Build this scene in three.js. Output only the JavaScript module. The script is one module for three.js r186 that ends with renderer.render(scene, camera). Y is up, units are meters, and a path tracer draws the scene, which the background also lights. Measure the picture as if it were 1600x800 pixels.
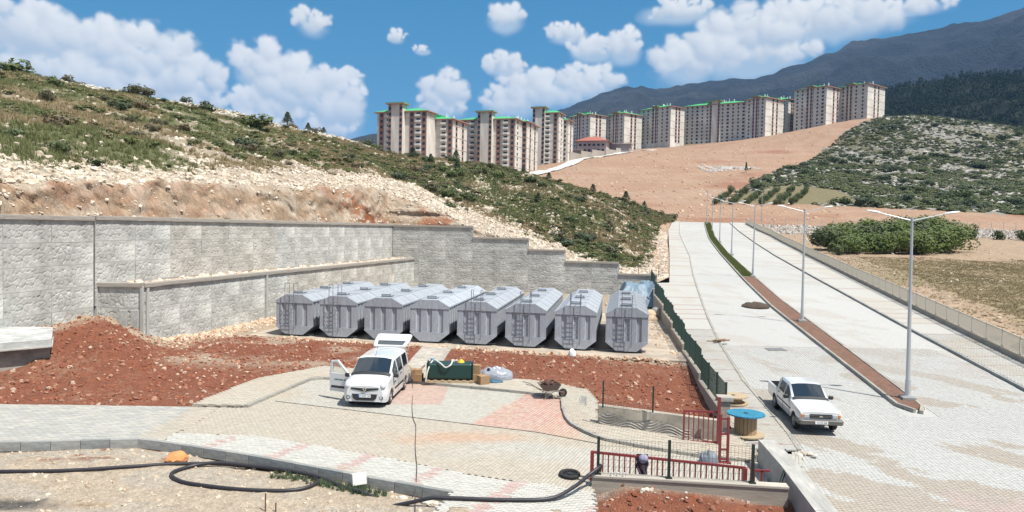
import * as THREE from 'three';
import { mergeGeometries, mergeVertices, toCreasedNormals } from 'three/addons/utils/BufferGeometryUtils.js';
import { RoundedBoxGeometry } from 'three/addons/geometries/RoundedBoxGeometry.js';

// ------------------------------------------------------------------ camera, sky, sun, exposure
const EYE = 7.3;
const scene = new THREE.Scene();
const camera = new THREE.PerspectiveCamera(2 * Math.atan(400 / 1150) * 180 / Math.PI, 2, 0.1, 30000);
camera.position.set(0, EYE, 0);
camera.rotation.order = 'YXZ';
camera.rotation.set(-Math.atan(43 / 1150), 0, 0.02);

const renderer = new THREE.WebGLRenderer({ antialias: true });
renderer.toneMapping = THREE.LinearToneMapping;
renderer.toneMappingExposure = 1.52;
renderer.shadowMap.enabled = true;

const SUN_DIR = new THREE.Vector3(0.37, 0.87, 0.30).normalize();
const sun = new THREE.DirectionalLight(new THREE.Color(1.0, 0.955, 0.88), 5.0);
sun.position.copy(SUN_DIR).multiplyScalar(300);
sun.target.position.set(0, 0, -60);
sun.position.add(sun.target.position);
sun.castShadow = true;
sun.shadow.mapSize.set(4096, 4096);
Object.assign(sun.shadow.camera, { left: -160, right: 160, top: 160, bottom: -160, near: 1, far: 900 });
scene.add(sun, sun.target);
scene.fog = new THREE.FogExp2(new THREE.Color(0.26, 0.53, 1.0), 0.00006);

// ------------------------------------------------------------------ seeded noise
function rng(seed) { let a = seed >>> 0; return () => { a = (a + 0x6D2B79F5) | 0; let t = Math.imul(a ^ (a >>> 15), 1 | a); t = (t + Math.imul(t ^ (t >>> 7), 61 | t)) ^ t; return ((t ^ (t >>> 14)) >>> 0) / 4294967296; }; }
const hash3 = (x, y, z) => { let h = Math.imul(x, 374761393) ^ Math.imul(y, 668265263) ^ Math.imul(z, 2147483647 - 1013904223); h = Math.imul(h ^ (h >>> 13), 1274126177); return ((h ^ (h >>> 16)) >>> 0) / 4294967296; };
function n2(x, y, s = 0) {
  const xi = Math.floor(x), yi = Math.floor(y); let fx = x - xi, fy = y - yi;
  fx = fx * fx * (3 - 2 * fx); fy = fy * fy * (3 - 2 * fy);
  const a = hash3(xi, yi, s), b = hash3(xi + 1, yi, s), c = hash3(xi, yi + 1, s), d = hash3(xi + 1, yi + 1, s);
  return a + (b - a) * fx + (c - a) * fy + (a - b - c + d) * fx * fy;
}
function n3(x, y, z) {
  const xi = Math.floor(x), yi = Math.floor(y), zi = Math.floor(z); let fx = x - xi, fy = y - yi, fz = z - zi;
  fx = fx * fx * (3 - 2 * fx); fy = fy * fy * (3 - 2 * fy); fz = fz * fz * (3 - 2 * fz);
  const l = (a, b, t) => a + (b - a) * t;
  return l(l(l(hash3(xi, yi, zi), hash3(xi + 1, yi, zi), fx), l(hash3(xi, yi + 1, zi), hash3(xi + 1, yi + 1, zi), fx), fy),
    l(l(hash3(xi, yi, zi + 1), hash3(xi + 1, yi, zi + 1), fx), l(hash3(xi, yi + 1, zi + 1), hash3(xi + 1, yi + 1, zi + 1), fx), fy), fz);
}
function fbm(x, y, oct = 4, s = 0) { let a = 0.5, t = 0, w = 0; for (let i = 0; i < oct; i++) { t += a * n2(x, y, s + i * 17); w += a; a *= 0.5; x = x * 2.03 + 7.1; y = y * 2.03 + 3.7; } return t / w; }
function fbm3(x, y, z, oct) { let a = 0.5, t = 0, w = 0; for (let i = 0; i < oct; i++) { t += a * n3(x, y, z); w += a; a *= 0.52; x = x * 2.07 + 5.3; y = y * 2.07 + 1.9; z = z * 2.07 + 8.7; } return t / w; }
const clamp = (v, a = 0, b = 1) => Math.min(b, Math.max(a, v));
const smooth = (a, b, v) => { const t = clamp((v - a) / (b - a)); return t * t * (3 - 2 * t); };
const lerp = (a, b, t) => a + (b - a) * t;
const mix3 = (a, b, t) => [lerp(a[0], b[0], t), lerp(a[1], b[1], t), lerp(a[2], b[2], t)];
function interp(pts, v) { // pts [[v, value...]] sorted
  if (v <= pts[0][0]) return pts[0][1];
  for (let i = 1; i < pts.length; i++) if (v <= pts[i][0]) { const a = pts[i - 1], b = pts[i]; return lerp(a[1], b[1], (v - a[0]) / (b[0] - a[0])); }
  return pts[pts.length - 1][1];
}
function inPoly(poly, x, y) { let r = false; for (let i = 0, j = poly.length - 1; i < poly.length; j = i++) { const [xi, yi] = poly[i], [xj, yj] = poly[j]; if ((yi > y) !== (yj > y) && x < (xj - xi) * (y - yi) / (yj - yi) + xi) r = !r; } return r; }

// ------------------------------------------------------------------ sky: air and cumulus clouds, computed
{
  const W = 4096, H = 2048, data = new Float32Array(W * H * 4), D2R = Math.PI / 180;
  // [azimuth, elevation, half width, half height] in degrees; azimuth 0 is north (-z)
  const puffs = [[-32, 12.2, 6, 1.9], [-34.1, 12.9, 3, 1.5], [-28.7, 12.1, 3.5, 1.7], [-26.4, 11.6, 4, 2.2], [-24.4, 10.4, 3.6, 2.0], [-27.4, 8.9, 7.5, 1.7], [-18.8, 11.7, 2.4, 1.9], [-16.1, 10.6, 3.2, 2.4], [-13.6, 9.6, 2.5, 2.4], [-18.6, 8.8, 3, 1.5], [-16.6, 7.6, 5.5, 1.4], [-12.7, 11.3, 1.2, .7], [-29.5, 10, 6, 2], [-34.4, 11.3, 2.5, 1.2], [-15.3, 14.9, 1.6, 1.1], [-9.2, 14.2, .9, .5], [-7.2, 13.3, .7, .3], [-.9, 16.1, 1.6, 1.2], [-5.4, 10.7, 2, 1.6], [-5.7, 9.5, 2.5, 1], [-.8, 12.7, 2.1, 1], [2.7, 11.1, 4.5, 1.6], [5.4, 11.6, 3, 1.4], [-.2, 10.1, 3, 1.4], [3.8, 14.9, 1.7, .8], [5.8, 13.9, 2, 1], [8.2, 14.1, 1.4, 1.3], [12.2, 16.4, 3, 1], [13, 13, 3, 1.9], [15.3, 13.9, 2.5, 2.2], [18.2, 15.1, 4, 2.2], [17.4, 13.4, 5.5, 1.7], [22.9, 15.4, 7, 1.6], [27.3, 15.4, 4, .7], [-33.4, 7.1, 6, 1.5]];
  const R = rng(77);
  for (let k = 0; k < 62; k++) { // the same kind of clouds all round and overhead
    const az = -180 + R() * 360, el = 5 + Math.pow(R(), 1.5) * 62, s = 1 + el / 16;
    if (az > -44 && az < 40 && el < 22) continue;
    const m = 3 + Math.floor(R() * 4);
    for (let j = 0; j < m; j++) puffs.push([az + (R() - .5) * 9 * s, el + (R() - .5) * 2.2 * s, (1.6 + R() * 3.4) * s, (0.9 + R() * 1.3) * s]);
  }
  // each cloud is heaped up from round puffs; the sun stands high on the right behind the camera
  const HALF = H / 2, N = W * HALF, cov = new Float32Array(N).fill(-9), zb = new Float32Array(N).fill(-9), nx = new Float32Array(N), ny = new Float32Array(N), hgt = new Float32Array(N), wx = new Float32Array(N).fill(NaN), wy = new Float32Array(N), veil = new Float32Array(N).fill(-1), rowE = i => ((i + .5) / HALF) * 90;
  const S2 = rng(901);
  for (const [az, el, ra, re] of puffs) {
    const n = Math.round(16 + 10 * ra / re), stretch = 1 / Math.max(.2, Math.cos(el * D2R));
    { const ce = el - re * .55, ve = re * 1.05, va = ra * 1.05 * stretch, i0 = Math.max(0, Math.floor((ce - ve) / 90 * HALF)), i1 = Math.min(HALF - 1, Math.ceil((ce + ve) / 90 * HALF)), j0 = Math.floor(((az - va - 90) / 360 + .5) * W), j1 = Math.ceil(((az + va - 90) / 360 + .5) * W); // thin grey base below each heap
      for (let i = i0; i <= i1; i++) for (let j = j0; j <= j1; j++) { const p = i * W + ((j % W) + W) % W, v = 1 - Math.hypot((((j + .5) / W - .5) * 360 + 90 - az) / va, (rowE(i) - ce) / ve); if (v > veil[p]) veil[p] = v; } }
    for (let k = 0; k < n; k++) {
      const a = S2() * 6.283, q = Math.sqrt(S2()), ex = Math.cos(a) * q, ey = Math.sin(a) * q * .9 - .08, r = re * (.26 + .42 * S2()) * (1 - .45 * q), ce = el + ey * re * .75, ca = az + ex * ra * .85 * stretch, depth = r * .6 + S2() * re * .35 - ey * re * .25;
      const i0 = Math.max(0, Math.floor((ce - r * 1.6) / 90 * HALF)), i1 = Math.min(HALF - 1, Math.ceil((ce + r * 1.6) / 90 * HALF)), rr = r * stretch, j0 = Math.floor(((ca - rr * 1.6 - 90) / 360 + .5) * W), j1 = Math.ceil(((ca + rr * 1.6 - 90) / 360 + .5) * W);
      for (let i = i0; i <= i1; i++) for (let j = j0; j <= j1; j++) {
        const jj = ((j % W) + W) % W, p = i * W + jj;
        if (wx[p] !== wx[p]) { const e = rowE(i) * D2R, t = ((jj + .5) / W - .5) * 2 * Math.PI, x = Math.cos(t) * Math.cos(e), z = Math.sin(t) * Math.cos(e), y = Math.sin(e), m = .55 + el * .012; wx[p] = ((fbm3(x * 34, y * 34, z * 34, 3) - .5) * 1.5 + (n3(x * 240, y * 240, z * 240) - .5) * .22) * m; wy[p] = ((fbm3(x * 34 + 40, y * 34 + 9, z * 34, 3) - .5) * 1.3 + (n3(x * 240 + 50, y * 240, z * 240) - .5) * .2) * m; }
        const da = (((j + .5) / W - .5) * 360 + 90 - ca) / stretch + wx[p], de = rowE(i) - ce + wy[p]; const ux = da / r, uy = de / r, q2 = ux * ux + uy * uy; if (q2 > 2.2) continue;
        const c = 1 - Math.sqrt(q2); if (c > cov[p]) cov[p] = c;
        if (q2 < 1) { const z = Math.sqrt(1 - q2) * r + depth; if (z > zb[p]) { zb[p] = z; nx[p] = ux; ny[p] = uy; hgt[p] = (rowE(i) - el) / re; } }
      }
    }
  }
  for (let i = 0; i < H; i++) {
    const el = ((i + .5) / H - .5) * 180, k = Math.exp(-Math.max(0, el) / 8.0), k2 = Math.exp(-Math.max(0, el) / 30);
    const air = mix3(mix3([.018, .098, .26], [.038, .205, .385], k2), [.165, .36, .48], k * .8);
    for (let j = 0; j < W; j++) {
      const q = i * W + j; let c = air;
      if (i < HALF) c = [.30, .26, .21];
      else { const p = q - HALF * W; if (veil[p] > 0) { const e = el * D2R, t = ((j + .5) / W - .5) * 2 * Math.PI, x = Math.cos(t) * Math.cos(e), z = Math.sin(t) * Math.cos(e), y = Math.sin(e); c = mix3(c, [.36, .44, .525], .75 * smooth(.05, .6, veil[p] + (fbm3(x * 20, y * 30, z * 20, 3) - .5) * .9)); } if (cov[p] > -.36) {
        let sx = 0, sy = 0, sh = 0, w = 0; for (let a = -2; a <= 2; a++) for (let b = -2; b <= 2; b++) { const ii = Math.min(HALF - 1, Math.max(0, i - HALF + a)), pp = ii * W + (j + b + W) % W; if (zb[pp] > -5) { sx += nx[pp]; sy += ny[pp]; sh += hgt[pp]; w++; } }
        const n = w || 1, X = sx / n, Y = sy / n, Z = Math.sqrt(Math.max(.05, 1 - X * X - Y * Y)), g = wx[p] === wx[p] ? wx[p] : 0;
        const lit = clamp(.34 + .50 * Math.max(0, X * .38 + Y * .72 + Z * .52) + .20 * clamp(sh / n, -1, 1) + g * .10 + (w ? 0 : .2));
        const eE = el * D2R, eT = ((j + .5) / W - .5) * 2 * Math.PI, rag = fbm3(Math.cos(eT) * Math.cos(eE) * 95, Math.sin(eE) * 110, Math.sin(eT) * Math.cos(eE) * 95, 4) - .5, al = smooth(-.22, .5, cov[p] + g * .16 + rag * .85) * .97, cloud = mix3([.285, .345, .425], [.66, .66, .65], lit);
        const low = smooth(-1.15, -.15, sh / n); c = mix3(c, mix3(cloud, [.42, .51, .59], k * .35), al * (.35 + .65 * low));
      } }
      data[q * 4] = c[0]; data[q * 4 + 1] = c[1]; data[q * 4 + 2] = c[2]; data[q * 4 + 3] = 1;
    }
  }
  const t = new THREE.DataTexture(data, W, H, THREE.RGBAFormat, THREE.FloatType);
  t.mapping = THREE.EquirectangularReflectionMapping; t.magFilter = THREE.LinearFilter; t.needsUpdate = true;
  scene.background = t; scene.environment = t; scene.backgroundIntensity = 1; scene.environmentIntensity = 1;
}

// ------------------------------------------------------------------ helpers
const P = (x, d, y) => new THREE.Vector3(x, y, -d);         // x right, d metres ahead, y up
const taken = {};
function numbered(n) { const k = taken[n] = (taken[n] ?? -1) + 1; return k ? `${n}_${String(k).padStart(3, '0')}` : n; }
function tag(o, label, category, group) { o.userData.label = label; o.userData.category = category; if (group) o.userData.group = group; return o; }
function thing(name, label, category, x = 0, d = 0, y = 0, turn = 0, group) {
  const o = new THREE.Group(); o.name = numbered(name); o.position.set(x, y, -d); o.rotation.y = turn; scene.add(o);
  return tag(o, label, category, group);
}
function mesh(name, geo, mat, parent = scene) {
  if (Array.isArray(geo)) geo = merge(geo);
  const m = new THREE.Mesh(geo, mat); m.name = parent === scene ? numbered(name) : name; m.castShadow = m.receiveShadow = true; parent.add(m); return m;
}
function merge(list) { return mergeGeometries(list.map(g => { const h = g.index ? g.toNonIndexed() : g.clone(); for (const k of Object.keys(h.attributes)) if (!['position', 'normal', 'uv'].includes(k)) h.deleteAttribute(k); if (!h.attributes.uv) h.setAttribute('uv', new THREE.BufferAttribute(new Float32Array(h.attributes.position.count * 2), 2)); return h; })); }
function structure(name, geo, mat) { const m = mesh(name, geo, mat); m.userData.kind = 'structure'; return m; }
function bx(w, h, d, x = 0, y = 0, z = 0, ry = 0) { const g = new THREE.BoxGeometry(w, h, d); if (ry) g.rotateY(ry); g.translate(x, y, z); return g; }
function rbx(w, h, d, r, x = 0, y = 0, z = 0) { const g = new RoundedBoxGeometry(w, h, d, 2, Math.min(r, w / 2.01, h / 2.01, d / 2.01)); g.translate(x, y, z); return g; }
function cyl(r0, r1, h, x = 0, y = 0, z = 0, n = 16) { const g = new THREE.CylinderGeometry(r1, r0, h, n); g.translate(x, y + h / 2, z); return g; }
function rod(a, b, r, n = 8, r2 = r) { const v = new THREE.Vector3().subVectors(b, a), l = v.length(), g = new THREE.CylinderGeometry(r2, r, l, n); g.translate(0, l / 2, 0); g.applyQuaternion(new THREE.Quaternion().setFromUnitVectors(new THREE.Vector3(0, 1, 0), v.normalize())); g.translate(a.x, a.y, a.z); return g; }
function bar(a, b, w, h = w) { const v = new THREE.Vector3().subVectors(b, a), l = v.length(), g = new THREE.BoxGeometry(w, h, l); const m = new THREE.Matrix4().lookAt(b, a, Math.abs(v.y) > l * .95 ? new THREE.Vector3(1, 0, 0) : new THREE.Vector3(0, 1, 0)); g.applyMatrix4(m); g.translate((a.x + b.x) / 2, (a.y + b.y) / 2, (a.z + b.z) / 2); return g; }
function tube(pts, r, seg = 60, n = 8, closed = false) { return new THREE.TubeGeometry(new THREE.CatmullRomCurve3(pts, closed, 'centripetal'), seg, r, n, closed); }
const col = (r, g, b) => new THREE.Color().setRGB(r, g, b);
function std(c, roughness = .8, o = {}) { return new THREE.MeshStandardMaterial({ color: Array.isArray(c) ? col(...c) : c, roughness, ...o }); }

// tileable grain textures (what a surface is made of: sand, concrete, dust): white noise blurred at several widths
function grain(size, radii, lo, hi, seed, contrast = 1) {
  const N = size * size, sum = new Float32Array(N), R = rng(seed);
  for (const [r, weight] of radii) {
    let a = new Float32Array(N), b = new Float32Array(N); for (let i = 0; i < N; i++) a[i] = R() - .5;
    if (r > 0) for (let pass = 0; pass < 3; pass++) for (let dir = 0; dir < 2; dir++) {
      for (let i = 0; i < size; i++) { const at = k => dir ? (((k % size) + size) % size) * size + i : i * size + ((k % size) + size) % size; let s = 0; for (let k = -r; k <= r; k++) s += a[at(k)]; for (let k = 0; k < size; k++) { b[at(k)] = s / (2 * r + 1); s += a[at(k + r + 1)] - a[at(k - r)]; } }
      [a, b] = [b, a];
    }
    let v = 0; for (let i = 0; i < N; i++) v += a[i] * a[i]; v = Math.sqrt(v / N); for (let i = 0; i < N; i++) sum[i] += a[i] / v * weight;
  }
  const px = new Uint8Array(N * 4); for (let i = 0; i < N; i++) { const v = lerp(lo, hi, clamp(.5 + sum[i] * .2 * contrast)) * 255; px[i * 4] = px[i * 4 + 1] = px[i * 4 + 2] = v; px[i * 4 + 3] = 255; }
  const t = new THREE.DataTexture(px, size, size); t.wrapS = t.wrapT = THREE.RepeatWrapping; t.magFilter = THREE.LinearFilter; t.minFilter = THREE.LinearMipmapLinearFilter; t.generateMipmaps = true; t.needsUpdate = true; return t;
}
function rep(t, u, v = u, srgb = false) { const c = t.clone(); c.repeat.set(u, v); if (srgb) c.colorSpace = THREE.SRGBColorSpace; c.needsUpdate = true; return c; }
const gSand = grain(512, [[0, .4], [1, .6], [4, .5], [12, .3]], .66, 1, 3), gFine = grain(512, [[0, .5], [1, .6], [5, .4]], .80, 1, 9), gBlot = grain(512, [[0, .3], [3, .4], [13, .7], [30, .5]], .74, 1, 21), gBump = grain(512, [[1, .5], [3, .7], [8, .6]], 0, 1, 40);

// a sheet from a grid of points: f(u, v) -> [x, d, y]; colours per vertex
function sheet(nu, nv, f, colour) {
  const n = (nu + 1) * (nv + 1), pos = new Float32Array(n * 3), uv = new Float32Array(n * 2), cl = colour ? new Float32Array(n * 3) : null, idx = new Uint32Array(nu * nv * 6);
  let k = 0;
  for (let i = 0; i <= nu; i++) for (let j = 0; j <= nv; j++, k++) {
    const pt = f(i / nu, j / nv), [x, d, y] = pt;
    pos[k * 3] = x; pos[k * 3 + 1] = y; pos[k * 3 + 2] = -d; uv[k * 2] = x; uv[k * 2 + 1] = d;
    if (colour) { const c = colour(x, d, y, pt); cl[k * 3] = c[0]; cl[k * 3 + 1] = c[1]; cl[k * 3 + 2] = c[2]; }
  }
  k = 0;
  for (let i = 0; i < nu; i++) for (let j = 0; j < nv; j++) { const a = i * (nv + 1) + j, b = a + nv + 1; idx[k++] = a; idx[k++] = b; idx[k++] = a + 1; idx[k++] = b; idx[k++] = b + 1; idx[k++] = a + 1; }
  const g = new THREE.BufferGeometry(); g.setAttribute('position', new THREE.BufferAttribute(pos, 3)); g.setAttribute('uv', new THREE.BufferAttribute(uv, 2));
  if (cl) g.setAttribute('color', new THREE.BufferAttribute(cl, 3)); g.setIndex(new THREE.BufferAttribute(idx, 1)); g.computeVertexNormals(); return g;
}
const groundMat = (scale, bump, rough = .95) => new THREE.MeshStandardMaterial({ vertexColors: true, roughness: rough, map: rep(gSand, scale * .5, scale * .5, true), bumpMap: rep(gBump, scale * .61), bumpScale: bump * .6 });
// ------------------------------------------------------------------ levels of the place (x right, d ahead, metres)
const ROAD = [[5, -1.62], [10, -1.45], [20, -1.1], [30, -.7], [34.4, -.48], [56, .5], [88, 2.0], [122, 3.7], [146, 5.3], [180, 7.9], [205, 10.2], [230, 12.5]];
const rd = d => interp(ROAD, d);
const xLK = d => interp([[8, 8.0], [18, 8.75], [23, 9.3], [25, 9.9], [26.5, 10.7], [27.6, 11.06], [31.3, 11.46], [37.1, 12.0], [46.8, 13.5], [56.7, 15.34], [74.1, 18.9], [89.3, 22.1], [117.5, 28.4], [143, 33.3], [167, 37.9], [205, 46.5]], d);
const xSL = d => interp([[24, 8.9], [28, 8.9], [32.5, 9.32], [37, 9.84], [44.7, 10.74], [56.3, 12.19], [70.1, 13.83], [76, 14.98], [79.7, 15.4], [80, 17.2], [116.7, 25], [176, 37.2], [205, 44.5]], d);
const xML = d => interp([[32.2, 17.6], [44.6, 19.6], [64, 22.74], [83.6, 26.6], [118.7, 33.9], [156, 41.6], [194, 50.6], [205, 53.2]], d);
const xMR = d => interp([[32.2, 18.9], [34, 19.0], [46.6, 21.3], [68.3, 25.1], [87, 28.9], [125, 36.6], [160, 44], [194, 52.4], [205, 55]], d);
const xRK = d => interp([[5, 20], [18, 22.2], [24, 23.3], [30, 24.5], [36.7, 25.86], [44.8, 27.5], [57, 29.93], [79, 34.5], [126.5, 44.3], [165, 51.9], [190, 57], [205, 60]], d);
const xRW = d => interp([[5, 22.4], [18, 24.8], [24, 26.1], [33, 28], [43, 30.18], [53.3, 32.67], [70, 36.64], [101, 44], [129, 50.5], [163, 57.3], [196, 62.5], [205, 64]], d);
const yPave = x => x < 1 ? 0 : -.08 * Math.min(x - 1, 9);

// far land: thin-plate surface through surveyed points (x, height, d)
const LAND = [[46.1, 10, 205], [71, 10.9, 205], [88.8, 11.2, 205], [112.7, 10.8, 200], [138.7, 10.9, 200], [164.8, 10.9, 200], [39.8, 23.4, 310], [64.5, 22.6, 300], [86, 21.4, 285], [97.3, 17.3, 250], [116.9, 14.5, 225], [156, 14.1, 225], [199.4, 13.7, 230], [35.4, 42.5, 420], [70, 41, 410], [103, 41.5, 400], [121, 37.6, 370], [142.3, 32.1, 330], [160.6, 28.5, 310], [181.5, 25.8, 300], [200.7, 22.6, 290], [277, 25.9, 320], [11, 36.6, 395], [76, 66, 560], [39.5, 51.6, 470], [126, 73, 590], [164, 84, 640], [214, 89, 625], [263, 98.5, 615], [298, 102, 600], [185.5, 61.6, 480], [236, 77.6, 500], [283, 95.5, 550], [336.5, 96, 560], [385, 87, 560], [265, 57, 440], [296.5, 53, 430], [431, 66.5, 500], [-74, 38, 400], [-31, 40, 430], [14.5, 42.5, 450], [30, 54, 520], [110, 86, 720], [260, 96, 740], [400, 70, 760], [560, 60, 640], [-200, 32, 420], [-320, 30, 500], [-120, 22, 260], [-20, 12, 240], [600, 20, 260], [-60, 60, 760], [-300, 40, 900], [-20, 60, 1000], [250, 80, 1000], [700, 60, 1000], [900, 40, 500], [360, 14, 200], [-260, 10, 200]];
const tps = (() => {
  const n = LAND.length, m = n + 3, S = 100, A = Array.from({ length: m }, () => new Float64Array(m + 1)), U = r2 => r2 < 1e-9 ? 0 : .5 * r2 * Math.log(r2);
  const X = LAND.map(p => p[0] / S), D = LAND.map(p => p[2] / S);
  for (let i = 0; i < n; i++) { for (let j = 0; j < n; j++) A[i][j] = U((X[i] - X[j]) ** 2 + (D[i] - D[j]) ** 2) + (i === j ? .004 : 0); A[i][n] = A[n][i] = 1; A[i][n + 1] = A[n + 1][i] = X[i]; A[i][n + 2] = A[n + 2][i] = D[i]; A[i][m] = LAND[i][1]; }
  for (let c = 0; c < m; c++) { let p = c; for (let r = c + 1; r < m; r++) if (Math.abs(A[r][c]) > Math.abs(A[p][c])) p = r; [A[c], A[p]] = [A[p], A[c]]; for (let r = 0; r < m; r++) if (r !== c) { const f = A[r][c] / A[c][c]; if (f) for (let k = c; k <= m; k++) A[r][k] -= f * A[c][k]; } }
  const w = A.map((r, i) => r[m] / r[i]);
  return (x, d) => { x /= S; d /= S; let v = w[n] + w[n + 1] * x + w[n + 2] * d; for (let i = 0; i < n; i++) v += w[i] * U((x - X[i]) ** 2 + (d - D[i]) ** 2); return v; };
})();
// outlines on the far land, in (x, d)
const HILLPOLY = [[76, 262], [86, 288], [103, 322], [128, 365], [160, 415], [205, 480], [262, 545], [300, 590], [330, 640], [600, 700], [900, 600], [900, 200], [240, 222], [160, 228], [118, 238]];
const ORCHARD = [[75, 262], [88, 292], [118, 318], [128, 292], [122, 250], [100, 250]];
function landY(x, d) {
  const near = x > xRW(d) ? rd(clamp(d, 5, 205)) - .25 - .012 * clamp(x - xRW(d) - 6, 0, 60) * (1 - smooth(90, 190, d)) : x > xSL(d) - .2 ? rd(d) - 1.0 : -2.2;
  if (d < 183) return near + (x > xRW(d) + 1 ? (fbm(x * .22, d * .22, 4, 5) - .5) * .7 + (fbm(x * 1.4, d * 1.4, 3, 8) - .5) * .22 : 0);
  const r = Math.hypot(x, d), far = tps(clamp(x, -330, 900), clamp(d, 190, 1000));
  let y = lerp(lerp(near, far, smooth(183, 216, d)), 40, smooth(900, 1500, r));
  y += (fbm(x * .05, d * .05, 5, 2) - .5) * 2.2 * smooth(230, 330, d) + (fbm(x * .35, d * .35, 4, 6) - .5) * .7 * smooth(200, 240, d);
  return y;
}
function landColour(x, d, y) {
  const f = fbm(x * .12, d * .12, 5, 11), g = fbm(x * .7, d * .7, 4, 14), wide = fbm(x * .025, d * .025, 4, 19);
  const earth = mix3(mix3([.37, .215, .13], [.45, .295, .195], f), [.33, .15, .085], smooth(.60, .74, wide) * .8);
  if (d < 190 && x > xRW(d)) { // field beyond the fence: ochre stubble with a bare strip along the fence
    const away = x - xRW(d), bare = 1 - smooth(3, 11, away + (f - .5) * 16), beyond = smooth(118, 128, d + (f - .5) * 14);
    let c = mix3(mix3([.27, .205, .115], [.37, .295, .175], g), [.22, .18, .09], smooth(.45, .62, f) * .45);
    c = mix3(c, [.33, .25, .15], smooth(96, 118, d + (f - .5) * 20) * .8);
    c = mix3(c, mix3([.38, .26, .165], [.48, .36, .255], g), Math.max(bare, beyond * .85)); return c;
  }
  if (inPoly(HILLPOLY, x + (f - .5) * 14, d + (g - .5) * 14) && d > 215) {
    const orch = inPoly(ORCHARD, x, d);
    if (orch) return mix3([.24, .19, .10], [.19, .17, .075], g);
    const rock = smooth(.48, .60, fbm(x * .16, d * .42, 4, 23) * .75 + fbm(x * .035, d * .035, 3, 24) * .35 - .05 * smooth(280, 340, x - (d - 400) * .3));
    const grass = mix3([.085, .098, .036], [.15, .125, .06], wide * .6 + g * .4);
    return mix3(grass, mix3([.25, .24, .21], [.34, .325, .29], g), rock * .85);
  }
  if (d > 640 || d < 190) return mix3([.10, .095, .05], [.24, .19, .13], f);
  const streak = fbm(x * .03, y * .9 + fbm(x * .02, d * .02, 3, 3) * 6, 4, 31);
  return mix3(earth, [.46, .32, .225], smooth(.5, .7, streak) * .55);
}
{
  const azs = []; for (let a = -180; a < -37; a += 4) azs.push(a); for (let a = -37; a < 38; a += .16) azs.push(a); for (let a = 38; a <= 180.1; a += 4) azs.push(Math.min(a, 180));
  const rs = [2]; while (rs[rs.length - 1] < 9000) rs.push(rs[rs.length - 1] * (rs[rs.length - 1] < 20 ? 1.25 : rs[rs.length - 1] < 720 ? 1.0135 : 1.12));
  const g = sheet(azs.length - 1, rs.length - 1, (u, v) => { const a = azs[Math.round(u * (azs.length - 1))] * Math.PI / 180, r = rs[Math.round(v * (rs.length - 1))], x = r * Math.sin(a), d = r * Math.cos(a); return [x, d, landY(x, d)]; }, landColour);
  structure('ground', g, groundMat(.35, .03));
}

// mountains: a range in the north-east, a wooded spur before it, a low hill in the north-west
const rangeC = [[-2, .10], [.79, .1359], [3.23, .1606], [5.67, .178], [7.6, .1907], [9.53, .1963], [11.44, .1907], [13.08, .1968], [14.25, .1987], [15.62, .2004], [17.88, .2013], [19.64, .2103], [21.35, .2174], [23.01, .2304], [24.23, .2403], [26.24, .241], [28.17, .2436], [30.04, .2473], [31.83, .2521], [34.22, .2618], [37.39, .2757], [41.72, .2799], [60, .26], [80, .12]];
function mountain(name, crest, a0, a1, rFoot, rTop, rBack, footY, rough, colour, na, nr, mat) {
  const at = (u, v) => {
    const az = lerp(a0, a1, u), r = v < .8 ? lerp(rFoot, rTop, v / .8) : lerp(rTop, rBack, (v - .8) / .2), a = az * Math.PI / 180;
    const x = r * Math.sin(a), d = r * Math.cos(a), top = EYE + interp(crest, az) * rTop * .985;
    const t = v < .8 ? Math.pow(v / .8, 1.15) : 1 - ((v - .8) / .2) * .75;
    const s = 1 / (rTop * .09), rid = 1 - Math.abs(2 * fbm(x * s, d * s, 6, 51) - 1), fin = fbm(x * s * 5, d * s * 5, 5, 55) - .5;
    const y = lerp(footY, top, t) + (rid - .62) * rough * Math.sin(Math.min(1, t * 1.04) * Math.PI) + fin * rough * .2 * clamp(t * 3);
    return [x, d, y];
  };
  structure(name, sheet(na, nr, at, colour), mat); return at;
}
const forestMat = new THREE.MeshStandardMaterial({ vertexColors: true, roughness: 1, map: rep(gBlot, 1 / 260, 1 / 260, true), bumpMap: rep(gBump, 1 / 120), bumpScale: 14 });
mountain('mountain', rangeC, -4, 82, 1500, 3600, 4700, 30, 190, (x, d, y) => { const f = fbm(x * .004, d * .004, 5, 61), az = Math.atan2(x, d) * 57.3; const bare = smooth(.58, .74, f + .16 * Math.exp(-(((az - 7.5) / 4) ** 2)) + .13 * Math.exp(-(((az - 22) / 3) ** 2)) + (y - 700) * .00012); return mix3(mix3([.009, .021, .031], [.019, .034, .040], fbm(x * .02, d * .02, 3, 63)), [.10, .10, .09], bare * .45); }, 420, 110, forestMat);
const woodedAt = mountain('wooded_hill', [[19, .08], [21, .11], [23.2, .142], [24.8, .168], [26.2, .177], [29, .1825], [32, .188], [34.4, .185], [37.6, .184], [42, .178], [60, .12]], 18, 62, 700, 1350, 1800, 40, 40, (x, d) => mix3([.010, .022, .010], [.030, .044, .018], smooth(.3, .7, fbm(x * .03, d * .03, 5, 71))), 300, 90, new THREE.MeshStandardMaterial({ vertexColors: true, roughness: 1, map: rep(gBlot, 1 / 60, 1 / 60, true), bumpMap: rep(gBump, 1 / 30), bumpScale: 5 }));
mountain('distant_hill', [[-24, .02], [-18, .075], [-15.6, .0963], [-13.8, .107], [-11.9, .1186], [-10.6, .1246], [-8, .1188], [-5, .0991], [0, .03]], -26, 2, 1400, 2600, 3200, 20, 40, (x, d) => mix3([.03, .045, .03], [.06, .06, .04], fbm(x * .006, d * .006, 4, 73)), 90, 30, forestMat);

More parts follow.
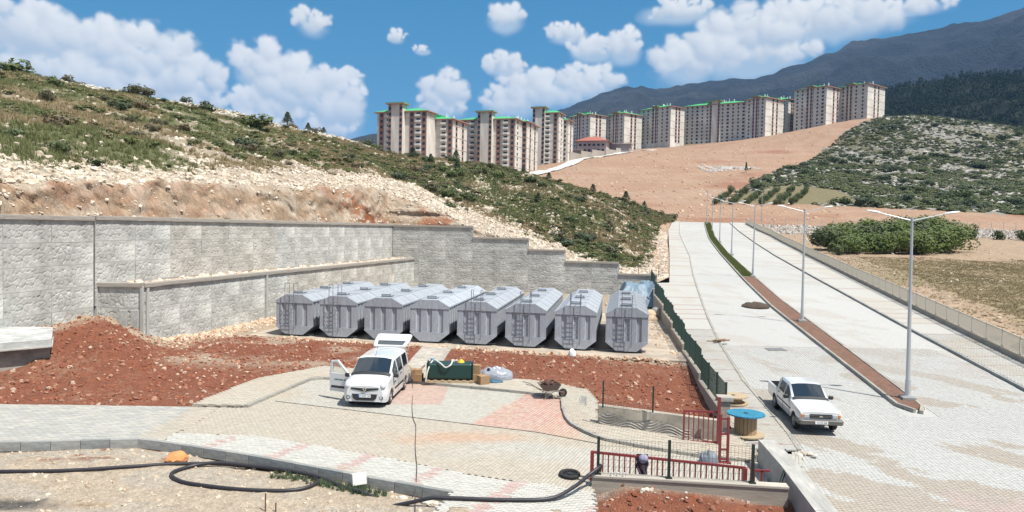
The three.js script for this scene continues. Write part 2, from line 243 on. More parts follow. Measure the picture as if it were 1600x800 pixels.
// ------------------------------------------------------------------ hillside above the retaining walls
const WTOP = 7.3;
// toe (x, d, y) | ridge (x, d, y) | height of the raw cut, width of rubble
const HS = [
  [-27.8, 22, 7.15, -99.8, 118, 33.5, 1.8, 8], [-26.9, 33, 7.15, -94, 126, 33.5, 1.9, 8], [-25.7, 40, 7.15, -86, 136, 33.4, 2.1, 9], [-23.4, 50, 7.15, -74, 145, 32.3, 2.8, 12], [-20, 65, 7.15, -60, 154, 30.0, 3.4, 16], [-16.5, 80, 7.15, -46, 163, 27.8, 4.4, 20], [-14.6, 88.1, 7.15, -38, 170, 26.8, 4.4, 22],
  [-8, 86.9, 6.6, -33, 171, 25.7, 2.6, 22], [-4.6, 86.35, 6.0, -29, 169, 24.3, 1.3, 20], [1.9, 85.25, 4.75, -22, 167, 23, .5, 18], [6.1, 84.5, 3.5, -15, 165, 22.2, .3, 16], [12.1, 83.5, 2.3, -8, 163, 21.6, .2, 13], [16.4, 82.4, 1.6, -2, 161, 20.6, .1, 11], [18.35, 85.6, 1.98, 3, 161, 19.7, 0, 9], [25, 117, 3.45, 10.5, 166, 18.0, 0, 7], [31, 147, 5.3, 22.8, 176, 15.5, 0, 6], [37.2, 176, 7.6, 32.7, 189, 13.8, 0, 5], [42.5, 198, 9.6, 45, 205, 10.9, 0, 3]];
function hs(s) { const k = clamp(s, 0, .99999) * (HS.length - 1), i = Math.floor(k), f = k - i, a = HS[i], b = HS[i + 1]; return a.map((v, n) => lerp(v, b[n], f)); }
function hillPoint(s, t) { // t 0..1 toe to ridge, up to 1.5 behind it
  const h = hs(s), D = Math.hypot(h[3] - h[0], h[4] - h[1]), x = lerp(h[0], h[3], t), d = lerp(h[1], h[4], t), m = t * D, cutW = .35 + h[6] * .75;
  const c = h[6] * smooth(0, cutW, m), rise = h[5] - h[2] - h[6];
  let y = h[2] + c + (t <= 1 ? rise * Math.pow(Math.max(0, m - cutW) / Math.max(1, D - cutW), h[6] < .25 ? 1.3 : 1) : rise - (t - 1) * D * .16);
  const soft = smooth(0, 2.5, m), edge = smooth(0, .5, m);
  y += (fbm(x * .11, d * .11, 4, 81) - .5) * 2.4 * smooth(2, 14, m) * Math.min(1, D / 60) + (fbm(x * .55, d * .55, 4, 83) - .5) * .75 * soft + (fbm(x * 2.1, d * 2.1, 3, 84) - .5) * .34 * edge;
  let ox = 0, od = 0;
  if (c > .3) { const r = Math.exp(-(((m - cutW * .55) / (cutW * .6)) ** 2)), al = h[0] * .22 + h[1] * .97, crag = (1 - Math.abs(2 * fbm(al * .42, y * .5, 4, 87) - 1) - .55) * 1.5 + (fbm(al * 1.5, y * 1.7, 4, 88) - .5) * 1.0; y += (fbm(al * .35, m * .3, 3, 86) - .5) * h[6] * .5 * r * edge; const k = crag * r * edge * .8 / D; ox = (h[3] - h[0]) * k; od = (h[4] - h[1]) * k; }
  return [x + ox, d + od, y, m, h[6], h[7]];
}
function hillColour(x, d, m, cut, rub, y) {
  const f = fbm(x * .18, d * .18, 5, 91), g = fbm(x * .9, d * .9, 4, 93), w = fbm(x * .05, d * .05, 4, 95);
  const cutW = .35 + cut * .75;
  const rubble = mix3([.37, .295, .215], [.50, .43, .345], g);
  const q = fbm(x * .5 + d * .4, y * 1.3, 5, 98); let face = mix3([.38, .265, .175], [.52, .43, .335], smooth(.3, .7, q)); face = mix3(face, [.34, .14, .07], smooth(.44, .58, fbm(x * .16 + y * .2, d * .16 + y * .35, 5, 97)) * smooth(.35, .6, fbm(x * .9 + d * .7, y * 1.6, 4, 96)) * (.3 + .8 * Math.exp(-(((d - 35) / 6) ** 2)) + .9 * Math.exp(-(((d - 84) / 7) ** 2))));
  const grass = mix3(mix3([.17, .135, .065], [.26, .205, .11], g), [.10, .12, .042], smooth(.44, .6, fbm(x * .09, d * .09, 4, 99)) * .85);
  const stony = smooth(.52, .62, fbm(x * .3, d * .3, 4, 103) * .6 + w * .4);
  let c = mix3(grass, rubble, stony * .65);
  c = mix3(rubble, c, smooth(rub * .75, rub * 1.2, m + (f - .5) * rub * 1.3));
  if (cut > .15) c = mix3(face, c, smooth(cutW * .95, cutW * 1.5, m + (g - .5) * 1.5));
  if (cut < .4 && x > 12) c = mix3(mix3([.40, .25, .16], [.5, .36, .26], g), c, smooth(4.5, 8.5, m + (f - .5) * 5));
  return c;
}
{
  const ts = [0]; while (ts[ts.length - 1] < 1.35) { const t = ts[ts.length - 1]; ts.push(t + (t < .055 ? .00095 : t < .12 ? .0026 : t < 1.02 ? .0052 : .03)); }
  const g = sheet(560, ts.length - 1, (u, v) => hillPoint(u, ts[Math.round(v * (ts.length - 1))]), (x, d, y, h) => hillColour(x, d, h[3], h[4], h[5], y));
  { const p = g.attributes.position, uv = g.attributes.uv; for (let i = 0; i < p.count; i++) uv.setXY(i, p.getX(i) * .35 - p.getZ(i) * .94, p.getX(i) * .9 + p.getY(i) * 1.1); }
  structure('hillside', g, groundMat(.5, .05));
}
// ------------------------------------------------------------------ yard: soil, mound, slab
const NEARKERB = [[-40, 22.9], [-16.5, 23.7], [-12.22, 24.44], [-10.32, 23.76], [-7.91, 22.84], [-5.64, 21.86], [-3.55, 20.92], [-1.5, 20.05]];
const PAVE = [[-40, 28.2], [-12.53, 28.84], [-10.4, 28.9], [-9.28, 34.6], [-4.67, 34.16], [.12, 32.58], [2.31, 31.75], [2.23, 30.02], [2.25, 28.5], [2.62, 27.08], [3.55, 25.92], [4.86, 25.5], [6.34, 25.15], [8.3, 25.05], [9.3, 25.6], [10.9, 27.2], [10.2, 25.3], [9.6, 24.6], [8.6, 24.55], [8.2, 22.6], [7.4, 21.3], [2.5, 21.3], [2.35, 19.4], [2.2, 8], [-2.0, 8], [-1.9, 18.5], [-1.5, 20.05], ...NEARKERB.slice(0, -1).reverse()];
const BACKWALK = [[-12.53, 28.84], [-10.4, 28.9], [-9.28, 34.6], [-4.67, 34.16], [.12, 32.58], [2.31, 31.75], [2.23, 30.02], [2.25, 28.5], [2.62, 27.08], [3.55, 25.92], [4.86, 25.5], [6.34, 25.15], [8.3, 25.05], [8.9, 26.0], [8.7, 29.3], [7.9, 27.2], [3.45, 27.95], [3.55, 29.3], [3.85, 31.6], [3.6, 33.9], [2.4, 34.6], [-1.2, 35.2], [-5, 36.1], [-9.5, 37.2], [-11.77, 33.92]];
const SLAB = [[-17.2, 47.9], [-15.14, 47.1], [8.2, 41.6], [10.3, 41.4], [13.0, 60], [12, 64], [-13.5, 68]];
function yardY(x, d) {
  const f = fbm(x * .35, d * .35, 4, 111) - .5, g = fbm(x * 1.7, d * 1.7, 3, 113) - .5, h = fbm(x * 5, d * 5, 3, 115) - .5;
  const nk = interp(NEARKERB, x);
  if (x < -1.6 && d < nk + .35) return -.2 + f * .16 + g * .06 + h * .03 - .1 * smooth(nk - 1, nk, d);
  if (x >= -2.2 && d < 21.1 && x > 2.15) return lerp(-.42, -.5, smooth(2.4, 8, x)) + f * .12 + g * .1 + h * .05 + .34 * Math.exp(-(((d - 21.0) / .9) ** 2)) * smooth(2.3, 3.4, x) * (1 - .5 * smooth(6, 8, x));
  if (inPoly(PAVE, x, d) && d > 19) return yPave(x) - .22;
  let y = g * .1 + h * .07 + f * .12;
  if (x > 1.5) { const low = smooth(2, 9.5, x) * (1 - smooth(33, 44, d)) * .75; y = y - low - .03; if (d < 28) y = Math.min(y, yPave(x) - .15); }
  // red mound against the wall on the left
  const right = interp([[28.8, -12.8], [33, -14.2], [37, -16.2], [41, -18.2], [45, -20.5]], d);
  const mound = 1.62 * Math.pow(smooth(28.7, 40.5, d), .9) * smooth(right, right - 5.0, x);
  y += mound * (1 + f * .5) + (g * .22 + h * .1) * smooth(0, .5, mound);
  if (inPoly(BACKWALK, x, d)) y = Math.min(y, yPave(x) - .08);
  if (inPoly(SLAB, x, d)) y = -.06;
  else if (d > 46 && x > -17) y = Math.min(y, .0) + g * .05;
  return y;
}
function yardColour(x, d) {
  const f = fbm(x * .3, d * .3, 5, 121), g = fbm(x * 1.6, d * 1.6, 4, 123), h = fbm(x * 6, d * 6, 3, 125);
  const sand = mix3(mix3([.44, .355, .26], [.53, .445, .34], f * .6 + h * .4), [.45, .41, .35], smooth(.5, .64, fbm(x * .5, d * .9, 3, 127)) * .5);
  const red = mix3(mix3([.20, .06, .027], [.27, .094, .046], g), [.31, .17, .105], smooth(.56, .72, h * .5 + f * .5) * .7);
  const nk = interp(NEARKERB, x);
  if (x < 2.2 && d < nk + .5) { // foreground dirt with red crumbs, ash in the corner
    let c = mix3(sand, red, smooth(.60, .68, fbm(x * .9 + 4, d * 2.2, 4, 131)) * smooth(22.2, 23, d) * .85);
    const ash = smooth(.9, .2, Math.hypot((x + 13.0) / 2.2, (d - 19.1) / .75) + (g - .5) * .9);
    c = mix3(c, mix3([.03, .03, .03], [.16, .14, .12], h), ash); c = mix3(c, [.34, .22, .11], smooth(.8, .2, Math.hypot((x + 11.2) / 1.0, (d - 19.2) / .6) + (g - .5) * .8) * .6); return c;
  }
  if (d < 21.3) return mix3(red, [.36, .29, .23], smooth(20.4, 20.9, d + (g - .5) * .7) * .8);
  let r = 1;
  const wallX = -24.5 + (d - 43.2) * .23;
  r -= smooth(3.2, 1.2, x - wallX + (f - .5) * 2.2) * (d > 30 ? 1 : 0);             // tan berm along the upper wall
  if (d > 41) r -= smooth(3.6, 1.4, x - (-21.6 + (d - 43.4) * .23) + (g - .5) * 1.2); // footing of the lower wall
  if (d > 36 && x > -18 && x < -6) r -= smooth(.46, .62, f) * .8 * smooth(36, 39, d);
  if (x > 4 && x < 9 && d < 34) r -= smooth(.6, .72, f) * .3;
  const slabFront = lerp(47.1, 41.6, (x + 15.14) / 23.3);
  r -= smooth(slabFront - .9, slabFront - .1, d + (g - .5) * 1.0);
  return mix3(mix3(mix3([.38, .27, .17], [.5, .40, .29], g), [.46, .42, .36], f * .4), red, clamp(r));
}
{
  const ds = [7]; while (ds[ds.length - 1] < 90) ds.push(ds[ds.length - 1] + (ds[ds.length - 1] < 17 ? .4 : .10 + Math.max(0, ds[ds.length - 1] - 35) * .008));
  const g = sheet(330, ds.length - 1, (u, v) => { const d = ds[Math.round(v * (ds.length - 1))]; const x0 = d > 24.5 ? lerp(-29, -26.6, smooth(25, 37, d)) : -29, x1 = d < 27 ? 8.6 : Math.max(8.6, xSL(d) - .25); const x = lerp(d > 42 ? Math.max(x0, -25.6 + (d - 43.2) * .23) : x0, Math.min(x1, 16.3), u); return [x, d, yardY(x, d)]; }, yardColour);
  structure('yard_soil', g, groundMat(.9, .035));
}
const concrete = (c, s = .25, o = {}) => std(c, .88, { map: rep(gBlot, s * .6, s * .6, true), bumpMap: rep(gBump, 1.5), bumpScale: .003, ...o });
function polyPlate(poly, yTop, thick, yf) { // a flat plate over an (x, d) outline
  const s = new THREE.Shape(poly.map(([x, d]) => new THREE.Vector2(x, d)));
  const g = new THREE.ExtrudeGeometry(s, { depth: thick, bevelEnabled: false }); g.rotateX(-Math.PI / 2); g.translate(0, yTop - thick, 0);
  if (yf) { const p = g.attributes.position; for (let i = 0; i < p.count; i++) p.setY(i, p.getY(i) + yf(p.getX(i), -p.getZ(i))); g.computeVertexNormals(); }
  return g;
}
structure('container_slab', polyPlate(SLAB, .0, .25), concrete([.46, .39, .31], .12));
structure('concrete_path', polyPlate([[-5.35, 36.3], [-3.75, 36.0], [-3.6, 40], [-3.5, 44.1], [-5.3, 44.5], [-5.4, 40]], .07, .2), concrete([.46, .42, .36], .5));

// ------------------------------------------------------------------ pavers: laid blocks (too many to count), tinted one by one
function pavers(name, parent, inside, tint, yf, bounds, angle, L, Wd, gap, mat) {
  const c = Math.cos(angle), s = Math.sin(angle), list = [], R = rng(Math.round(bounds[0] * 13 + bounds[2] * 7 + 999));
  const cx = (bounds[0] + bounds[1]) / 2, cd = (bounds[2] + bounds[3]) / 2, rad = Math.hypot(bounds[1] - bounds[0], bounds[3] - bounds[2]) / 2;
  let row = 0;
  for (let v = -rad; v < rad; v += Wd + gap, row++) for (let u = -rad + (row % 2) * (L + gap) / 2; u < rad; u += L + gap) {
    const x = cx + u * c - v * s, d = cd + u * s + v * c; if (x < bounds[0] || x > bounds[1] || d < bounds[2] || d > bounds[3] || !inside(x, d)) continue;
    list.push([x, d, yf(x, d) + (R() - .5) * .006, tint(x, d, R)]);
  }
  const g = new THREE.BoxGeometry(L, .06, Wd); g.translate(0, -.03, 0);
  const m = new THREE.InstancedMesh(g, mat, list.length), M = new THREE.Matrix4(), q = new THREE.Quaternion(), e = new THREE.Euler(), C = new THREE.Color();
  list.forEach(([x, d, y, t], i) => { e.set((R() - .5) * .012, angle, (R() - .5) * .012); q.setFromEuler(e); M.compose(P(x, d, y), q, new THREE.Vector3(1, 1, 1)); m.setMatrixAt(i, M); m.setColorAt(i, C.setRGB(...t)); });
  m.name = name; m.userData.kind = 'stuff'; m.castShadow = m.receiveShadow = true; parent.add(m); return m;
}
const paverMat = std([1, 1, 1], .9, { map: rep(gFine, 3, 3, true) });
const WHITE = [.47, .455, .405], GREY = [.40, .40, .375], PINK = [.50, .30, .24], TAN = [.46, .36, .25];
const vary = (c, R, a = .16) => { const k = 1 - a / 2 + R() * a; return [c[0] * k, c[1] * k, c[2] * k]; };
const paving = structure('yard_paving', polyPlate(PAVE, -.055, .3, x => yPave(x)), concrete([.34, .30, .25], .5));
function yardTint(x, d, R) {
  const f = fbm(x * .25, d * .35, 4, 141), g = fbm(x * .9, d * .9, 3, 143);
  let c = mix3(WHITE, [.45, .425, .37], f);
  if (x < -12) c = mix3(GREY, WHITE, smooth(.35, .65, R() * .6 + f * .4));
  const groove = lerp(30.04, 25.5, (x + 9.62) / 12.77);
  if (d > groove && x > -10) { // parking bays: one pink block on the right, a rosy one in the middle
    if (x > -.6 + (d - 29) * .42 && x < 2.6) c = mix3(PINK, [.53, .40, .335], R()); else if (x > -6.2 && x < -2.8 && d > 30) c = mix3(c, PINK, .45 + .3 * R());
    c = mix3(c, [.47, .39, .28], smooth(.5, .7, f) * .5);
  } else if (x > -12.5) {
    c = mix3(c, TAN, smooth(.32, .58, fbm(x * .2, d * .5, 4, 147) + .25 * Math.exp(-(((x + 5.5) / 5) ** 2) - (((d - 26) / 1.6) ** 2))) * .38);
    c = mix3(c, [.55, .31, .19], smooth(1.1, .2, Math.hypot((x + 2.0) / 2.6, (d - 25.3) / 1.0) + (g - .5) * 1.1) * .5);
  }
  return vary(c, R);
}
const nearStrip = (x, d) => { const e = interp([[-12.2, 25.2], [-8.65, 24.98], [-4.93, 23.5], [-1.19, 21.5], [.13, 21.02], [2.4, 20.5]], x); return x > -11.5 && d < e; };
const stripTint = (x, d, R) => { const s = (x * .9 - d * .45); const dash = Math.abs(((s % 2.6) + 2.6) % 2.6 - 1.3) < .22; return vary(mix3(dash && R() < .75 ? [.49, .37, .335] : [.52, .51, .465], TAN, smooth(.55, .75, fbm(x * .6, d * .6, 3, 149)) * .35), R); };
const okPave = (x, d) => inPoly(PAVE, x, d);
pavers('paver_blocks', paving, (x, d) => okPave(x, d) && !nearStrip(x, d) && x < -11.4, yardTint, x => yPave(x) + 0, [-30, -11.2, 22.5, 29.2], 0.02, .26, .13, .012, paverMat);
pavers('paver_blocks', paving, (x, d) => okPave(x, d) && !nearStrip(x, d) && x >= -11.4, yardTint, x => yPave(x) + 0, [-11.5, 11, 20, 35], -.35 + Math.PI / 2, .2, .1, .010, paverMat);
pavers('paver_blocks', paving, (x, d) => okPave(x, d) && nearStrip(x, d), stripTint, x => yPave(x) + .015, [-11.6, 2.6, 15, 25.3], -.36, .2, .1, .010, paverMat);
const backWalk = structure('footpath', polyPlate(BACKWALK, .065, .25, x => yPave(x)), concrete([.36, .32, .27], .5));
pavers('paver_blocks', backWalk, (x, d) => inPoly(BACKWALK, x, d), (x, d, R) => vary(mix3([.51, .475, .40], [.47, .40, .31], fbm(x * .5, d * .5, 3, 151)), R), x => yPave(x) + .12, [-13, 9.2, 25, 37.5], -.2, .2, .1, .012, paverMat);

// kerbs: one stone after another along an (x, d) line
const kerbGeo = {};
function kerbs(parent, line, yTop, L, w, h, mats, limitD = 1e9, name = 'kerbstone') {
  const R = rng(line.length * 31 + Math.round(line[0][0] * 10)), rest = []; let carry = 0, n = 0;
  const key = [L, w, h].join(); const base = kerbGeo[key] ??= rbx(L - .012, h, w, .018, 0, -h / 2, 0);
  const pts = []; for (let i = 0; i < line.length - 1; i++) { const [x0, d0] = line[i], [x1, d1] = line[i + 1], len = Math.hypot(x1 - x0, d1 - d0); let s = carry; for (; s < len; s += L) pts.push([lerp(x0, x1, s / len), lerp(d0, d1, s / len)]); carry = s - len; }
  for (let i = 0; i < pts.length - 1; i++) {
    const [x0, d0] = pts[i], [x1, d1] = pts[i + 1], x = (x0 + x1) / 2, d = (d0 + d1) / 2, a = P(x0, d0, yTop(x0, d0)), b = P(x1, d1, yTop(x1, d1)), v = b.clone().sub(a).normalize();
    const q = new THREE.Quaternion().setFromUnitVectors(new THREE.Vector3(1, 0, 0), v), pos = P(x, d, (a.y + b.y) / 2 + (R() - .5) * .012);
    if (n < 290 && d < limitD) { const m = mesh(name, base, mats[Math.floor(R() * mats.length)], parent); m.quaternion.copy(q); m.position.copy(pos); n++; }
    else { const g = base.clone(); g.applyQuaternion(q); g.translate(pos.x, pos.y, pos.z); rest.push(g); }
  }
  if (rest.length) { const m = mesh('far_kerb', rest, mats[0], parent); m.userData.kind = 'stuff'; }
}
const kerbMats = [concrete([.40, .385, .34]), concrete([.45, .42, .36]), concrete([.36, .345, .31])];
const greyKerb = [concrete([.35, .36, .345]), concrete([.40, .40, .38]), concrete([.31, .325, .315])];
kerbs(paving, [...NEARKERB.slice(0, 1).map(() => [-24, 23.4]), ...NEARKERB.slice(1)], () => .03, .9, .16, .32, greyKerb);
kerbs(backWalk, [[-10.4, 28.9], [-9.28, 34.6], [-4.67, 34.16], [.12, 32.58], [2.0, 31.8]], x => yPave(x) + .125, .9, .15, .26, kerbMats);
kerbs(backWalk, [[2.3, 31.6], [2.23, 30.02], [2.25, 28.5], [2.36, 27.7], [2.62, 27.08], [3.0, 26.4], [3.55, 25.92], [4.86, 25.5], [6.34, 25.15], [8.3, 25.05]], x => yPave(x) + .125, .5, .15, .26, kerbMats);
{ const m = mesh('drain_groove', [bar(P(-9.62, 30.04, .008), P(1, 26.2, .008), .05, .012), bar(P(1, 26.2, .008), P(3.15, 25.5, -.16), .05, .012)], std([.10, .09, .08], .9), paving); }

// ------------------------------------------------------------------ road with median, kerbs and footways
const roadStain = (x, d) => { const u = x * .8 + d * .6, v = d * .8 - x * .6, a = smooth(.545, .575, fbm(u * .55 + 3, v * .26, 5, 161) - .06 * smooth(36, 60, d)), b = smooth(.62, .70, fbm(x * .45, d * .2, 4, 163)); return [a, b]; };
function roadTint(x, d, R) {
  const f = fbm(x * .07, d * .07, 4, 165), [a, b] = roadStain(x, d); let c = mix3([.45, .45, .43], [.52, .515, .49], f);
  c = mix3(c, [.37, .31, .24], a * (.7 - .45 * smooth(30, 50, d))); c = mix3(c, [.45, .40, .36], b * .4);
  c = mix3(c, [.47, .36, .34], smooth(1, .4, Math.hypot((x - 16) / 2.4, (d - 22.2) / 1.5) + (fbm(x * .7, d * .7, 3, 167) - .5) * 1.4) * .6);
  return R ? vary(c, R, .12) : c;
}
const roadDs = [8]; while (roadDs[roadDs.length - 1] < 203) roadDs.push(roadDs[roadDs.length - 1] + .16 + Math.max(0, roadDs[roadDs.length - 1] - 20) * .006);
const strip = (a, b, lift, nu, colour) => sheet(nu, roadDs.length - 1, (u, v) => { const d = roadDs[Math.round(v * (roadDs.length - 1))], x = lerp(a(d), b(d), u); return [x, d, rd(d) + lift]; }, colour);
// cast slabs beyond, laid blocks near the camera
const roadMesh = structure('road', strip(xLK, xRK, -.0, 120, (x, d) => roadTint(x, d).map(v => v * .955)), new THREE.MeshStandardMaterial({ vertexColors: true, roughness: .9, map: rep(gFine, .6, .6, true), bumpMap: rep(gBump, 1.2), bumpScale: .006 }));
pavers('paver_blocks', roadMesh, (x, d) => x > xLK(d) + .06 && x < xRK(d) - .08 && !(d > 32 && x > xML(d) - .05 && x < xMR(d) + .05), roadTint, (x, d) => rd(d) + .014, [8, 27, 16, 47], .62, .2, .1, .007, paverMat);
const walkTint = (x, d, R) => { const row = Math.abs(((d % 2.4) + 2.4) % 2.4 - 1.2) < .075; const c = mix3(row ? [.36, .28, .25] : [.47, .46, .425], [.44, .39, .32], smooth(.5, .7, fbm(x * .5, d * .3, 4, 171)) * .5); return R ? vary(c, R, .12) : c; };
const walkMat = new THREE.MeshStandardMaterial({ vertexColors: true, roughness: .9, map: rep(gFine, .8, .8, true), bumpMap: rep(gBump, 1.5), bumpScale: .006 });
const walkL = structure('pavement', strip(d => d < 27.2 ? xLK(d) - .02 : xSL(d), d => xLK(d), .12, 24, (x, d) => walkTint(x, d)), walkMat);
const walkR = structure('pavement_beyond', strip(xRK, xRW, .12, 24, (x, d) => walkTint(x, d)), walkMat);
pavers('paver_blocks', walkL, (x, d) => d > 27 && x > xSL(d) + .1 && x < xLK(d) - .18, walkTint, (x, d) => rd(d) + .145, [8.8, 16, 27, 52], .12, .2, .1, .007, paverMat);
pavers('paver_blocks', walkR, (x, d) => x > xRK(d) + .2 && x < xRW(d) - .3, walkTint, (x, d) => rd(d) + .145, [24, 34, 28, 52], .2, .2, .1, .006, paverMat);
const lineOf = (f, d0, d1, st = 2) => { const r = []; for (let d = d0; d < d1; d += st) r.push([f(d), d]); r.push([f(d1), d1]); return r; };
kerbs(walkL, lineOf(d => xLK(d) - .08, 27, 202), (x, d) => rd(d) + .17, 1, .16, .25, kerbMats, 120);
kerbs(walkR, lineOf(d => xRK(d) + .08, 18, 202), (x, d) => rd(d) + .17, 1, .16, .25, greyKerb, 120);
// median: kerbs round a strip of red soil, grass further on
const median = structure('median_strip', (() => { const g = strip(d => xML(Math.max(d, 33)) + .1, d => xMR(Math.max(d, 33)) - .1, .14, 16, (x, d) => { const g = fbm(x * 2, d * 2, 4, 175); return d < 87.5 ? mix3([.19, .098, .064], [.27, .15, .10], g) : mix3([.28, .24, .12], [.12, .13, .04], smooth(.3, .6, g)); }); const p = g.attributes.position; for (let i = 0; i < p.count; i++) { const d = -p.getZ(i); if (d < 33) p.setY(i, rd(d) - .3); else p.setY(i, p.getY(i) + (fbm(p.getX(i) * 3, d * 3, 3, 177) - .5) * .09); } g.computeVertexNormals(); return g; })(), groundMat(1.2, .03));
kerbs(median, [...lineOf(xML, 33.6, 200).reverse(), [xML(33) + .1, 33.0], [18.3, 32.4]], (x, d) => rd(d) + .18, 1, .16, .3, kerbMats, 130);
kerbs(median, [[18.3, 32.4], [18.85, 33.3], ...lineOf(xMR, 34.2, 200)], (x, d) => rd(d) + .18, 1, .16, .3, kerbMats, 130);

// access road to the far blocks
{
  const c = [[6, 385], [12.1, 395], [21.5, 420], [39.5, 470], [61.5, 520], [86, 560], [110, 585]];
  const g = sheet(60, 6, (u, v) => { const k = u * (c.length - 1), i = Math.min(c.length - 2, Math.floor(k)), f = k - i, x = lerp(c[i][0], c[i + 1][0], f) + (v - .5) * 11, d = lerp(c[i][1], c[i + 1][1], f); return [x, d, Math.max(landY(x, d), landY(x - 3, d)) + .5]; }, (x, d) => mix3([.46, .46, .44], [.52, .51, .48], fbm(x * .2, d * .2, 3, 7)));
  structure('access_road', g, new THREE.MeshStandardMaterial({ vertexColors: true, roughness: .9 }));
}
// ------------------------------------------------------------------ retaining walls: cast panels with a crazy-stone relief
function reliefPanel(seed, w, h) {
  const R = rng(seed), cells = [], nx = 74, ny = 30;
  for (let i = 0; i < 11; i++) for (let j = 0; j < 6; j++) cells.push([(i - .5 + (R() - .5) * .95 + (j % 2) * .5) * w / 9, (j - .5 + (R() - .5) * .8) * h / 4, R()]);
  const yAt = (x, y) => {
    x += (n2(x * 5, y * 5, seed) - .5) * .12; y += (n2(x * 5 + 9, y * 5, seed + 2) - .5) * .1;
    let a = 9, b = 9, k = 0; for (const c of cells) { const q = Math.hypot((x - c[0]) * .72, y - c[1]); if (q < a) { b = a; a = q; k = c[2]; } else if (q < b) b = q; }
    const m = smooth(0, .05, Math.min(y - .08, h - .1 - y)) * smooth(0, .04, Math.min(x - .03, w - .03 - x));
    return -.032 * (1 - smooth(.008, .036, b - a)) * m + ((k - .5) * .010 + (n2(x * 9, y * 9, seed + 5) - .5) * .006) * m;
  };
  const g = new THREE.PlaneGeometry(w - .012, h - .012, nx, ny), p = g.attributes.position, uv = g.attributes.uv;
  for (let i = 0; i < p.count; i++) { const x = p.getX(i) + w / 2, y = p.getY(i) + h / 2; p.setZ(i, yAt(x, y)); uv.setXY(i, x + seed, y); }
  g.computeVertexNormals(); g.translate(w / 2, h / 2, 0); return g;
}
const PW = 3.2, PH = 1.28, panelGeos = [1, 2, 3, 4, 5, 6].map(s => reliefPanel(s * 7, PW, PH));
const panelMats = [[.56, .56, .53], [.55, .553, .525], [.57, .567, .535], [.56, .535, .485], [.55, .525, .475]].map(c => concrete(c, .16));
const backMat = concrete([.40, .40, .38]), copeMat = concrete([.43, .395, .35]);
// from a to b in (x, d); rows are stacked down from yTop
function panelWall(name, label, a, b, yTop, rows, o = {}) {
  const t = thing(name, label, 'wall', a[0], a[1], 0), len = Math.hypot(b[0] - a[0], b[1] - a[1]), turn = Math.atan2(b[1] - a[1], b[0] - a[0]); t.rotation.y = turn;
  const R = rng(Math.round(len * 100) + rows), n = Math.round(len / PW), sx = len / n / PW;
  mesh('backing', bx(len, rows * PH + .02, .26, len / 2, yTop - rows * PH / 2, -.2), backMat, t);
  for (let r = 0; r < rows; r++) for (let i = 0; i < n; i++) {
    const s = i / n, m = o.tone ? o.tone(s, r, R) : Math.floor(R() * 3);
    const p = mesh('panel', panelGeos[Math.floor(R() * 6)], panelMats[m], t); p.scale.x = sx; p.position.set(i * PW * sx, yTop - (r + 1) * PH, (R() - .5) * .012);
  }
  for (let i = 0; i < n; i++) if (!o.noCope) mesh('coping', rbx(PW * sx - .01, .26, .52, .02, (i + .5) * PW * sx, yTop + .08, -.13), copeMat, t);
  if (o.posts) for (const s of o.posts) mesh('pilaster', rbx(.2, rows * PH + .1, .12, .02, s * len, yTop - rows * PH / 2, .06), panelMats[1], t);
  return t;
}
const tanTone = (s0, s1) => (s, r, R) => s > s0 && s < s1 ? 3 + Math.floor(R() * 2) : Math.floor(R() * 3);
panelWall('retaining_wall', 'tall grey relief panel retaining wall at far left, before the corner joint', [-28.3, 25.5], [-24.56, 43.15], WTOP, 5);
panelWall('retaining_wall', 'long upper relief panel retaining wall under the orange cut slope', [-24.5, 43.2], [-14.2, 87.9], WTOP + .06, 4, { tone: tanTone(.08, .42) });
panelWall('retaining_wall', 'lower relief panel retaining wall beside the leftmost steel container', [-21.75, 43.4], [-11.5, 87.6], 3.42, 3, { tone: tanTone(.3, .8), posts: [.006, .29] });
panelWall('retaining_wall', 'short return of lower retaining wall behind the red soil mound', [-24.6, 43.45], [-21.75, 43.4], 3.42, 3, { posts: [.02, .98] });
{ // stepped wall across the back
  const a = [-14.2, 87.6], b = [16.3, 82.3], xs = [-14.2, -4.6, 1.9, 6.1, 12.1, 16.3], at = x => [x, lerp(a[1], b[1], (x - a[0]) / (b[0] - a[0]))];
  const t = thing('stepped_retaining_wall', 'stepped relief panel retaining wall descending behind the row of containers', 'wall', a[0], a[1], 0, Math.atan2(b[1] - a[1], b[0] - a[0]));
  const L = Math.hypot(b[0] - a[0], b[1] - a[1]) / (b[0] - a[0]), R = rng(5);
  for (let k = 0; k < 5; k++) {
    const s0 = (xs[k] - a[0]) * L, s1 = (xs[k + 1] - a[0]) * L, top = 7.3 - k * 1.25, rows = Math.ceil((top + .3) / PH), n = Math.max(1, Math.round((s1 - s0) / PW)), sx = (s1 - s0) / n / PW;
    mesh('backing', bx(s1 - s0, rows * PH, .26, (s0 + s1) / 2, top - rows * PH / 2, -.2), backMat, t);
    for (let r = 0; r < rows; r++) for (let i = 0; i < n; i++) { const p = mesh('panel', panelGeos[Math.floor(R() * 6)], panelMats[Math.floor(R() * 2)], t); p.scale.x = sx; p.position.set(s0 + i * PW * sx, top - (r + 1) * PH, 0); }
    mesh('coping', rbx(s1 - s0 - .01, .24, .5, .02, (s0 + s1) / 2, top + .07, -.13), copeMat, t);
  }
}
structure('terrace', sheet(20, 60, (u, v) => { const d = lerp(43.5, 87.5, v), x = lerp(-24.4 + (d - 43.2) * .23, -21.6 + (d - 43.4) * .23, u); return [x, d, 3.36 + .22 * fbm(x * .8, d * .8, 3, 5) * (1 - u * .5)]; }, (x, d) => mix3([.40, .28, .18], [.55, .46, .36], fbm(x, d, 3, 6))), groundMat(.8, .03));
